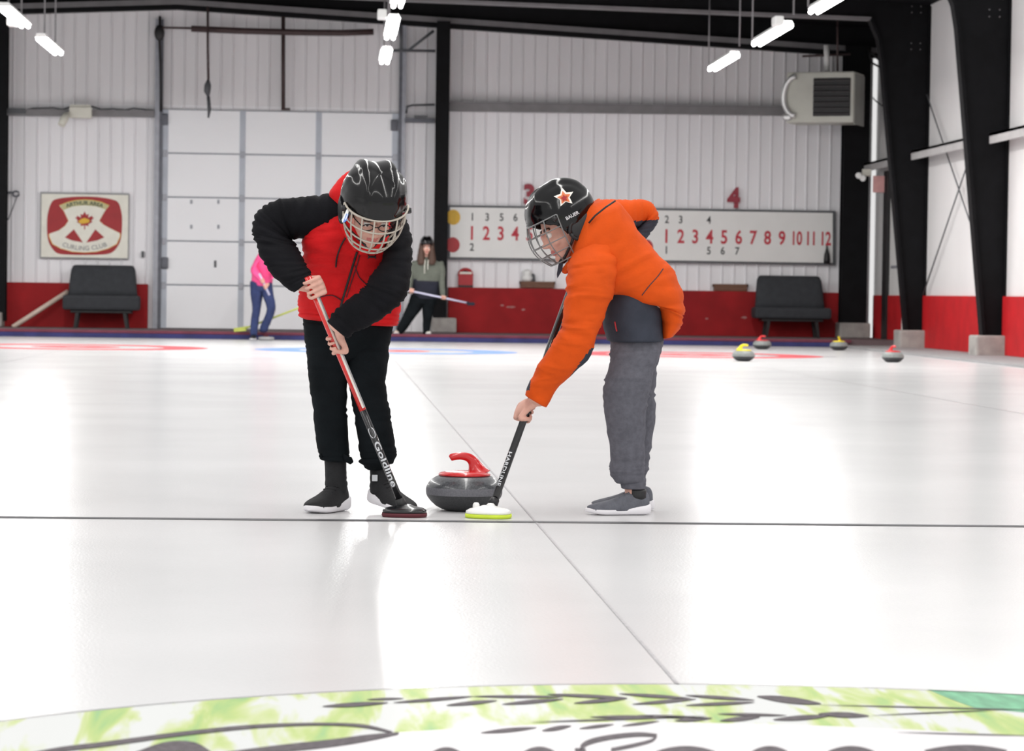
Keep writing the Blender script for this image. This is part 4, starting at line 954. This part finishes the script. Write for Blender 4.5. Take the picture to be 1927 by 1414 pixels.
strip('seam', 'padred', [(678, 476), (671, 502), (661, 532), (652, 560)], .002, jk, jk); strip('drawstring', 'dark', [(655, 440), (642, 462), (634, 485), (632, 503)], .0028, jk, jk, .004)
strip('pocket_seam', 'padred', [(600, 560), (625, 556), (645, 568)], .002, jk, jk); strip('pocket_seam', 'padred', [(668, 500), (676, 522), (690, 536)], .002, jk, jk)
def decal(nm, mat, polys, ob, parent, lift=.0025):
    mb = MB()
    for pl in polys: mb.poly([surf(ob, x, y, lift) for x, y in pl])
    return mb.build(nm, M[mat], parent)
lg = []
for sx, y0, sg_ in ((1, 480, 1), (1, 487, -1)):
    q = [(692 + 16 * k / 8, y0 + sg_ * (4.2 - 8 * (k / 8 - .5) ** 2 * 2.0)) for k in range(9)]
    for a, b in zip(q, q[1:]): lg.append([(a[0], a[1] - 1.5), (b[0], b[1] - 1.5), (b[0], b[1] + 1.5), (a[0], a[1] + 1.5)])
decal('chest_logo', 'dark', lg, jk, jk, .004)
# --- trousers and shoes
mb = MB(); loft(mb, pelvA, 48, 7, 2.4, .005, 12, .6, 5.0); pt = mb.build('trousers', M['blk_pants'], pA)
for s_, sd in ((legAl, 6.0), (legAr, 9.0)):
    mb = MB(); loft(mb, s_, 44, 9, 2.3, .009, 11, .7, sd, cap1=.15); mb.build('trouser_leg', M['blk_pants'], pt)
mb = MB(); loft(mb, [rr(644, 852, 656, 862, .09, 14), rr(646, 866, 661, 860, .08, 10), rr(658, 874, 665, 868, .08, 4)], 14, 4); loft(mb, [rr(602, 852, 608, 862, .1, 10), rr(600, 858, 607, 864, .1, 5)], 12, 3); mb.build('cuff', M['blk_pants'], pt)
mb = MB(); loft(mb, [rr(690, 858, 738, 858, .11, 28), rr(676, 868, 742, 866, .11, 30), rr(686, 876, 728, 876, .11, 25)], 30, 4, 2.2, .006, 20, .6, 3); mb.build('cuff', M['blk_pants'], pt)
for x0, x1, xb in ((612, 652, 640), (696, 734, 718)):
    mb = MB(); loft(mb, [rr(x0, 862, x1, 862, .13, 19), rr(x0 + 1, 890, x1 - 1, 890, .13, 19), rr(x0 + 1, 912, x1 + 1, 912, .13, 21), rr(x0 + 1, 926, x1 + 1, 926, .12, 20)], 30, 5, 2.2, .004, 26, .4, x0); mb.build('sock', M['blk_shoe'], pA)
z0 = lambda x, y: at_z(x, y)
def under(x, d, yw, k): q = P(x, 900, d); return (q.x - k * math.cos(yw), q.y - k * math.sin(yw), 0)
ya = math.radians(-122); shoe(pA, under(634, .12, ya, .048), ya, .235, 0, 'blk_shoe', st=1.25, ws=1.28, hs=1.15)
ya = math.radians(-48); h_ = under(717, .12, ya, .046); shoe(pA, (h_[0], h_[1], .03), ya, .225, math.radians(8), 'blk_shoe', st=1.3, ws=1.25, hs=1.12)
mb = MB(); wt = P(705, 900, .085); mb.box(wt - V((.01, .004, .012)), wt + V((.011, .002, .012)), 0, .002); mb.build('sock_patch', M['silver'], pA)
# --- helmet
hmA, XA = helmet(pA, HA + RA @ V((0, -.012, .058)), RA, .118, .136, .118, 'cage', .0032)
mb = MB(); mb.prism([P(653, 393, -.41), P(657, 396, -.41), P(652, 412, -.42), P(644, 419, -.42), P(643, 414, -.42)], (0, .006, 0)); mb.build('cage_tab', M['white'], hmA)
mb = MB(); mb.prism([P(652, 402, -.413), P(656, 403, -.413), P(652, 416, -.423), P(645, 420, -.423)], (0, .004, 0)); mb.build('cage_tab', M['bluetab'], hmA)
# glasses behind the cage
gl = MB(); GA = lambda x, y, z: HA + RA @ (V((x, y, z)) * .98)
for k in (-1, 1): gl.tube([GA(k * .032 + .022 * math.cos(a), .092, .0 + .015 * math.sin(a)) for a in [2 * math.pi * t / 18 for t in range(19)]], .0022, 6); gl.tube([GA(k * .054, .09, .004), GA(k * .075, .05, .006), GA(k * .078, 0, .0)], .002, 6)
gl.tube([GA(-.01, .095, .004), GA(.01, .095, .004)], .002, 6); gl.build('glasses', M['dark'], pA)

# ================================================================== orange sweeper
DB = .12
def rb(x0, y0, x1, y1, d, b): return rr(x0, y0, x1, y1, d + DB, b)
fB = P(1165, 965, DB); fB.z = 0
tB, eB = P(1098, 478, .24), P(926, 956, -.13)
sB = Shaft(tB, eB, .0138)
bB = thing('curling_broom', 'black curling broom with white and lime head held by player in orange', 'broom', (eB.x, eB.y, 0))
shB = sB.seg(0, sB.L, 'shaft_blk', 'shaft', bB)
sB.text('HARDLINE', sB.at_px_y(853), .0185, 'silver', bB, 1.62, .0003, -.5)
hdB = at_z(919, 975); broom_head(bB, (hdB.x, hdB.y, 0), -.32, 'white', 'lime', .172, .066, True)
mb = MB(); mb.tube([eB - sB.A * .035, V((eB.x, eB.y, .045))], [.017, .02], 16); mb.build('swivel_joint', M['matte'], bB)
torsoB = [rb(1082, 442, 1112, 386, .0, 44), rb(1074, 470, 1140, 378, .0, 70), rb(1070, 496, 1172, 392, .0, 86), rb(1074, 522, 1203, 444, .0, 92), rb(1085, 548, 1240, 486, .0, 92), rb(1112, 560, 1262, 510, .0, 88), rb(1142, 556, 1279, 543, .0, 84), rb(1188, 571, 1284, 575, .0, 80), rb(1226, 574, 1282, 596, .0, 72), rb(1241, 600, 1278, 612, .0, 60), rb(1242, 637, 1262, 634, .0, 46)]
slvN = [rb(1124, 412, 1148, 398, .04, 30), rb(1100, 448, 1156, 434, -.05, 46), rb(1076, 490, 1158, 482, -.13, 52), rb(1069, 522, 1158, 524, -.16, 52), rb(1067, 552, 1150, 556, -.18, 48), rb(1065, 588, 1138, 590, -.19, 44), rb(1060, 615, 1127, 616, -.20, 40), rb(1046, 641, 1117, 646, -.20, 38), rb(1030, 668, 1106, 674, -.19, 36), rb(1012, 694, 1082, 696, -.18, 34), rb(1003, 713, 1060, 716, -.17, 31), rb(996, 729, 1042, 734, -.165, 27), rb(991, 745, 1025, 765, -.16, 22)]
slvF = [rb(1120, 384, 1140, 440, .10, 34), rb(1150, 377, 1160, 440, .16, 36), rb(1180, 378, 1186, 432, .20, 32), rb(1208, 377, 1206, 424, .23, 28), rb(1228, 386, 1212, 420, .24, 27), rb(1238, 410, 1204, 424, .24, 27), rb(1228, 432, 1190, 436, .24, 27), rb(1200, 466, 1172, 444, .22, 27), rb(1160, 502, 1134, 474, .19, 25), rb(1128, 522, 1110, 494, .17, 20)]
hemB = [rb(1142, 548, 1236, 560, .0, 74), rb(1138, 582, 1244, 585, .0, 76), rb(1137, 612, 1246, 616, .0, 76), rb(1143, 641, 1246, 641, .0, 76)]
pelvB = [rb(1150, 590, 1240, 596, .02, 60), rb(1148, 630, 1245, 632, .02, 62), rb(1152, 655, 1246, 650, .02, 58), rb(1156, 685, 1238, 682, .02, 42)]
legN = [rb(1154, 630, 1240, 634, -.04, 34), rb(1151, 660, 1242, 656, -.055, 40), rb(1146, 692, 1230, 692, -.07, 40), rb(1138, 728, 1222, 730, -.08, 38), rb(1140, 770, 1215, 768, -.07, 36), rb(1147, 820, 1211, 820, -.06, 33), rb(1150, 872, 1211, 870, -.05, 31), rb(1151, 892, 1212, 890, -.05, 30), rb(1160, 908, 1210, 904, -.05, 25)]
legF = [rb(1160, 632, 1246, 634, .09, 40), rb(1162, 660, 1243, 656, .09, 38), rb(1165, 700, 1234, 694, .10, 36), rb(1168, 740, 1231, 738, .10, 34), rb(1170, 790, 1229, 790, .11, 32), rb(1168, 850, 1222, 848, .12, 30), rb(1164, 885, 1219, 884, .12, 28), rb(1170, 902, 1212, 900, .12, 22)]
mb = MB(); HB = P(1061, 430, DB - .01); RB = frame_of(V((-.86, -.16, -.45)), V((-.42, .0, .9)))
head_shape(mb, HB, RB, .98)
loft(mb, tubepath([(HB + RB @ V((0, -.035, -.05)), .052, .05), (HB.lerp(P(1110, 430, DB), .6), .052, .05), (P(1118, 432, DB), .06, .06)]), 20, 4)
for s_ in (torsoB[:8], slvN, slvF, pelvB): loft(mb, s_, 20, 3, scale=.78)
for s_ in (legN, legF): loft(mb, s_, 20, 3, scale=.72)
for x, d in ((1192, -.05), (1190, .12)): loft(mb, tubepath([(P(x, 880, d + DB), .034, .034), (P(x, 912, d + DB), .032, .032), (P(x + 4, 940, d + DB), .033, .034)]), 20, 3)
gN = sB.t + sB.A * sB.at_px_y(777); hand(mb, P(1008, 757, -.16 + DB), gN, sB.A, sB.r, V((.25, -1, .3)), .95, thumb=-1)
gF = sB.t + sB.A * sB.at_px_y(500); hand(mb, P(1118, 506, .17 + DB), gF, sB.A, sB.r, V((.3, 1, .3)), .95, thumb=-1)
pB = remesh(mb, 'person', [M['skin'], M['lips'], M['hair']], .0037, fB, 2, head_mat(HB, RB, .98))
tag(pB, 'person in orange jacket and grey trousers bent sideways over a black broom', 'person')
eyes(pB, HB, RB, .98)
mb = MB(); loft(mb, torsoB, 60, 9, 2.3, .013, 12, .7, 12.0, cap0=.3, cap1=.15); jb = mb.build('jacket', M['org_cloth'], pB)
def mN(p):
    x, y = proj(p)
    if 1000 > x and 702 < y < 735 and x < 1000 - (y - 702) * .1: return 1
    if x - 1109 > -(y - 664) * .74 - 3 and 655 < y < 735: return 1
    return 0
mb = MB(); loft(mb, slvN, 56, 10, 2.2, .011, 12, .9, 15.0, cap0=.6, cap1=.12, matf=mN); mb.build('sleeve', [M['org_cloth'], M['char_cloth']], jb)
def mF(p):
    x, y = proj(p); return 1 if y > 416 - (x - 1195) * .06 and x > 1175 else 0
mb = MB(); loft(mb, slvF, 44, 10, 2.2, .006, 14, .4, 18.0, matf=mF, cap1=.1); mb.build('sleeve', [M['org_cloth'], M['char_cloth']], jb)
mb = MB(); loft(mb, hemB, 50, 7, 2.4, .006, 12, .6, 21.0, cap1=.1); hp = mb.build('lower_panel', M['char_cloth'], jb)
hoodB = [rb(1096, 486, 1112, 470, -.02, 40), rb(1098, 462, 1132, 430, -.0, 56), rb(1104, 432, 1142, 398, .02, 58), rb(1110, 404, 1140, 380, .04, 48), rb(1114, 388, 1128, 376, .05, 30)]
mb = MB(); loft(mb, hoodB, 40, 7, 2.2, .005, 18, .6, 23.0); mb.build('hood', M['org_cloth'], jb)
mb = MB(); cl = [P(1118, 440, DB - .12), P(1105, 470, DB - .13), P(1085, 490, DB - .10), P(1068, 503, DB - .05), P(1062, 512, DB - .02)]
mb.tube([V(x) for x in cat([tuple(x) for x in cl], 4)], [.016] * 12 + [.013] * 4 + [.008], 10); mb.build('collar', M['org_cloth'], jb)
mb = MB(); mb.prism([P(1052, 494, DB - .05), P(1060, 496, DB - .05), P(1058, 509, DB - .05), P(1049, 524, DB - .05), P(1048, 516, DB - .05)], (0, .008, 0)); mb.build('collar_tab', M['char_cloth'], jb)
strip('seam', 'char_cloth', [(1208, 556), (1222, 538), (1238, 520), (1248, 506)], .0016, jb, jb, .001)
strip('pocket_zip', 'boxred', [(1157, 606), (1159, 616), (1161, 624)], .003, hp, hp, .001)
mb = MB(); mb.tube([P(1158, 378, DB - .16), P(1140, 390, DB - .17), P(1120, 406, DB - .16), P(1108, 420, DB - .15)], .0035, 8); mb.build('cord', M['matte'], jb)
mb = MB(); loft(mb, pelvB, 48, 7, 2.3, .004, 12, .6, 25.0); tb = mb.build('trousers', M['gry_pants'], pB)
for s_, sd in ((legN, 27.0), (legF, 29.0)):
    mb = MB(); loft(mb, s_, 48, 9, 2.2, .009, 11, .7, sd, cap1=.2); lg_ = mb.build('trouser_leg', M['gry_pants'], tb)
for x0, x1, y, d in ((1166, 1215, 906, -.05), (1168, 1214, 902, .12)):
    mb = MB(); loft(mb, [rb(x0, y - 5, x1, y - 6, d, 24), rb(x0 + 2, y + 4, x1, y + 4, d, 23), rb(x0 + 4, y + 13, x1 - 1, y + 14, d, 22)], 36, 5, 2.2, .003, 50, .1, x0, cap0=.1, cap1=.1); mb.build('cuff', M['gry_pants'], tb)
for y, d, dx in ((968, -.05, 0), (960, .16, 6)):
    h = P(1221 + dx, 960, DB + d + .0); shoe(pB, (h.x, h.y, 0), math.pi + .12, .238, 0, 'gry_shoe')
    mb = MB(); loft(mb, [rb(1180, 920, 1216, 922, d, 18), rb(1182, 934, 1218, 936, d, 20)], 24, 3, cap0=.05); mb.build('sock', M['matte'], pB)
hmB, XB = helmet(pB, HB + RB @ V((0, -.012, .058)), RB, .114, .134, .122, 'cagegr', .0022, lobes=.35)
# emblem and lettering on the near side of the helmet
hq = {}
def surf_h(px, py, lift=.003):
    bv = hq.get('b')
    if bv is None: bv = hq['b'] = BVHTree.FromPolygons([v.co + ob_world(hmB) for v in hmB.data.vertices], [tuple(p.vertices) for p in hmB.data.polygons])
    d = ray(px, py).normalized(); h = bv.ray_cast(CO, d); return h[0] - d * lift if h[0] else None
def star(cx, cy, r0, r1, rot, sqx=1.0):
    out = []
    for k in range(10):
        a = rot + math.pi * k / 5; r = r0 if k % 2 == 0 else r1; out.append((cx + r * math.sin(a) * sqx, cy - r * math.cos(a)))
    return out
def hdecal(nm, mat, polys, lift):
    mb = MB()
    for pl in polys:
        q = [surf_h(x, y, lift) for x, y in pl]
        if all(q): mb.poly(q)
    if mb.v: mb.build(nm, M[mat], hmB)
def fan(pl, c): return [[c, pl[i], pl[(i + 1) % len(pl)]] for i in range(len(pl))]
hdecal('star_emblem', 'decal_w', fan(star(1062, 371, 19, 9.5, -.25, 1.05), (1062, 371)), .004)
hdecal('star_emblem', 'decal_o', fan(star(1062, 372, 13, 6.5, -.25, 1.05), (1062, 372)), .006)
hdecal('star_emblem', 'signred', fan(star(1062, 373, 7, 3.5, -.25, 1.05), (1062, 373)), .008)
vs, fs = text_pts('BAUER', 9.0, .25, 1.0); mb = MB(); ca, sa = math.cos(.48), math.sin(.48); pts_ = [surf_h(1077 + p.x * ca - p.y * sa, 406 - p.x * sa - p.y * ca, .004) for p in vs]
if all(pts_): mb.add(pts_, fs); mb.build('lettering', M['silver'], hmB)
# ================================================================== two players at the far end
YK = 47.15
fG = P(775, 632, 0); fG.z = ZF
G_t = [rr(792, 487, 812, 487, .0, 9), rr(772, 496, 833, 497, .0, 13), rr(770, 510, 836, 512, .0, 15), rr(775, 525, 830, 527, .0, 16), rr(777, 548, 826, 551, .02, 16), rr(777, 562, 824, 562, .04, 16)]
G_sR = [rr(776, 492, 790, 500, .0, 9), rr(768, 508, 782, 512, -.02, 9), rr(765, 530, 777, 532, -.06, 8), rr(764, 545, 775, 546, -.14, 7), rr(766, 552, 776, 551, -.2, 5)]
G_sL = [rr(820, 500, 834, 493, .0, 9), rr(824, 514, 838, 510, -.02, 9), rr(826, 534, 837, 534, -.06, 8), rr(828, 550, 838, 550, -.14, 7), rr(830, 559, 838, 559, -.2, 5)]
G_lR = [rr(773, 556, 802, 560, .04, 14), rr(768, 572, 794, 580, .02, 13), rr(760, 590, 780, 598, .0, 11), rr(750, 612, 766, 618, .0, 9), rr(746, 624, 758, 627, .0, 8)]
G_lL = [rr(794, 558, 822, 562, .04, 14), rr(795, 580, 817, 582, .0, 12), rr(796, 605, 811, 606, -.0, 9), rr(796, 628, 808, 629, .0, 8)]
mb = MB(); HG = P(803, 466, -.04); RG = frame_of(V((.0, -1, -.12)), V((0, -.1, 1))); head_shape(mb, HG, RG, 1.0)
loft(mb, tubepath([(HG + V((0, .03, -.06)), .05, .05), (P(803, 492, .0), .06, .06)]), 12, 3)
for s_ in (G_t, G_sR, G_sL, G_lR, G_lL): loft(mb, s_, 14, 2, scale=.8)
gt, gb = P(764, 546, -.32), P(878, 570, -.30); sG = Shaft(gt, gb, .016)
hand(mb, P(772, 552, -.22), sG.pt(sG.L * .09, 0, -.016), sG.A, .016, V((0, 0, 1)), 1.1); hand(mb, P(834, 559, -.22), sG.pt(sG.L * .62, 0, -.016), sG.A, .016, V((0, 0, 1)), 1.1)
pG = remesh(mb, 'person', [M['skin'], M['lips'], M['hair']], .008, fG, 1, head_mat(HG, RG)); tag(pG, 'person in grey-green hoodie and black trousers standing at the far end with broom held level', 'person'); eyes(pG, HG, RG)
def mG(p): x, y = proj(p); return 1 if y > 526 + (x - 777) * .1 else 0
mb = MB(); loft(mb, G_t, 28, 7, 2.3, .006, 8, .6, 31, matf=mG); hG = mb.build('hoodie', [M['olive'], M['navy']], pG)
for s_ in (G_sR, G_sL): mb = MB(); loft(mb, s_, 24, 5, 2.2, .006, 8, .5, 33); mb.build('sleeve', M['olive'], hG)
mb = MB(); mb.tube([P(800, 489, -.14), P(799, 500, -.16), P(799, 515, -.165)], .008, 6); mb.tube([P(806, 489, -.14), P(805, 500, -.16), P(805, 508, -.165)], .008, 6); mb.build('drawstring', M['plast'], hG)
mb = MB(); loft(mb, [rr(776, 552, 825, 555, .04, 16), rr(773, 568, 823, 570, .04, 16)], 28, 4); tG = mb.build('trousers', M['blk_pants'], pG)
for s_ in (G_lR, G_lL): mb = MB(); loft(mb, s_, 24, 5, 2.2, .008, 8, .5, 35); mb.build('trouser_leg', M['blk_pants'], tG)
for k in (-1, 1):
    mb = MB(); x = 803 + k * 10; loft(mb, [rr(x - 3, 458, x + 3, 458, -.04, 7), rr(x - 6, 474, x + 5, 474, -.06, 8), rr(x - 8, 488, x + 7, 488, -.10, 7), rr(x - 6, 497, x + 5, 497, -.13, 4)], 16, 4, 2.2, .006, 20, .8, 3); mb.build('hair', M['hair'], pG)
helmet(pG, HG + RG @ V((0, -.012, .062)), RG, .115, .135, .125, None, .004, False)
for (x, y), yaw, mt in (((752, 626), -1.9, 'palewood'), ((802, 630), -1.4, 'plast')):
    h = P(x, y, .12); shoe(pG, (h.x, h.y, ZF), yaw, .25, 0, mt)
bG = thing('curling_broom', 'pale shafted broom with dark blue head held level by the hoodie player', 'broom', gb)
sG.seg(0, sG.L, 'lilac', 'shaft', bG)
mb = MB(); c = P(885, 571.5, -.30); mb.tube([P(878, 570, -.30), P(882, 571, -.30)], [.02, .035], 10); mb.box(c - V((.05, .06, .035)), c + V((.075, .05, .02)), 0, .02); mb.build('brush_head', M['navy'], bG)

YK = 46.6
fP = P(490, 640, 0); fP.z = 0
P_t = [rr(492, 470, 520, 474, -.16, 10), rr(484, 482, 526, 487, -.12, 15), rr(475, 500, 520, 500, -.06, 16), rr(474, 520, 514, 520, .0, 16), rr(473, 536, 512, 536, .03, 16)]
P_s = [rr(478, 494, 494, 484, -.14, 9), rr(472, 506, 484, 500, -.2, 9), rr(474, 516, 486, 508, -.24, 8), rr(484, 526, 492, 518, -.28, 7), rr(492, 534, 498, 526, -.3, 5)]
P_s2 = [rr(506, 492, 522, 484, -.14, 9), rr(512, 512, 524, 506, -.18, 9), rr(508, 528, 516, 522, -.26, 8), rr(500, 538, 506, 530, -.3, 5)]
P_l1 = [rr(471, 532, 496, 534, .03, 15), rr(472, 555, 494, 556, .02, 13), rr(475, 580, 490, 582, .0, 10), rr(472, 608, 486, 609, .02, 8), rr(471, 628, 484, 629, .02, 7)]
P_l2 = [rr(490, 534, 512, 532, .03, 15), rr(494, 555, 514, 552, -.02, 13), rr(502, 578, 518, 574, -.06, 10), rr(500, 592, 516, 590, -.02, 9), rr(491, 612, 506, 615, .04, 8), rr(488, 622, 503, 624, .06, 7)]
mb = MB(); HP = P(521, 452, -.3); RP = frame_of(V((.15, -.85, -.5)), V((.1, -.3, 1))); head_shape(mb, HP, RP, 1.0)
loft(mb, tubepath([(HP + RP @ V((0, -.03, -.05)), .05, .05), (P(508, 478, -.14), .06, .06)]), 12, 3)
for s_ in (P_t, P_s, P_s2, P_l1, P_l2): loft(mb, s_, 14, 2, scale=.8)
pt_, pb_ = P(488, 515, -.33), P(507, 556, -.36); sP = Shaft(pt_, pb_, .018)
hand(mb, P(492, 530, -.30), sP.pt(sP.L * .35, 0, -.018), sP.A, .018, V((-1, 0, .3)), 1.1); hand(mb, P(506, 534, -.30), sP.pt(sP.L * .62, 0, -.018), sP.A, .018, V((1, 0, .3)), 1.1)
pP = remesh(mb, 'person', [M['skin'], M['lips'], M['hair']], .008, fP, 1, head_mat(HP, RP)); tag(pP, 'person in pink top and blue jeans stooping at the far end before the overhead door', 'person'); eyes(pP, HP, RP)
mb = MB(); loft(mb, P_t, 28, 7, 2.3, .006, 8, .6, 41); jP = mb.build('top', M['pink'], pP)
for s_ in (P_s, P_s2): mb = MB(); loft(mb, s_, 24, 5, 2.2, .006, 8, .5, 43); mb.build('sleeve', M['pink'], jP)
mb = MB(); loft(mb, [rr(472, 530, 512, 531, .03, 15), rr(472, 545, 512, 545, .03, 15)], 28, 4); tP = mb.build('jeans', M['denim'], pP)
for s_ in (P_l1, P_l2): mb = MB(); loft(mb, s_, 24, 5, 2.2, .008, 8, .5, 45); mb.build('jeans_leg', M['denim'], tP)
helmet(pP, HP + RP @ V((0, -.012, .062)), RP, .115, .135, .125, None, .004, False)
h = P(479, 640, .1); shoe(pP, (h.x, h.y, 0), -1.75, .25, 0, 'blk_shoe'); h = P(497, 637, .1); shoe(pP, (h.x, h.y, .0), -1.1, .25, 0, 'padred')
bP = thing('curling_broom', 'short visible pale broom shaft in the hands of the player in pink', 'broom', pb_)
sP.seg(0, sP.L, 'lilac', 'shaft', bP)
mb = MB(); q0, q1 = P(462, 618, .25), P(578, 574, .0); mb.tube([q0, q1], .016, 10); bY = thing('curling_broom', 'yellow-green curling broom slanting behind the player in pink', 'broom', q0)
mb.build('shaft', M['yelshaft'], bY)
mb = MB(); mb.prism([P(440, 618, .3), P(440, 625, .3), P(463, 623, .25), P(466, 614, .25)], (0, .12, 0)); mb.build('brush_head', M['yelshaft'], bY)
mb = MB(); mb.lathe((at_z(505, 638).x, 46.25, 0), [(.1, 0), (.13, .01), (.13, .05), (.1, .06), (.0, .062)], 20); tag(mb.build('rubber_hack', M['frame_gr'], loc=(at_z(505, 638).x, 46.25, 0)), 'low grey foothold on the ice beside the player in pink', 'hack')
# ================================================================== light
w = bpy.data.worlds.new('hall_light'); bpy.context.scene.world = w; w.use_nodes = True
bg = w.node_tree.nodes['Background']; bg.inputs['Color'].default_value = (1.0, .99, .985, 1); bg.inputs['Strength'].default_value = .66
def area(x, y0, y1, wdt, pw, z=LZ):
    l = bpy.data.lights.new('lamp_row', 'AREA'); l.shape = 'RECTANGLE'; l.size = wdt; l.size_y = abs(y1 - y0); l.energy = pw; l.color = (1, .985, .96)
    o = bpy.data.objects.new('lamp_row', l); COL.objects.link(o); o.location = (x, (y0 + y1) / 2, z)
for x in (-4.25, .745, 5.9): area(x, -2, 33, .28, 420)
for x, y0, y1 in LAMPS: area(x, y0, y1, .16, 95, LZ - .055)
area(-9.2, 30, 48, .2, 300)  # unseen extra row at far left, added to light the wall
sc = bpy.context.scene; sc.view_settings.view_transform = 'Standard'; sc.view_settings.look = 'None'; sc.view_settings.exposure = 0.24
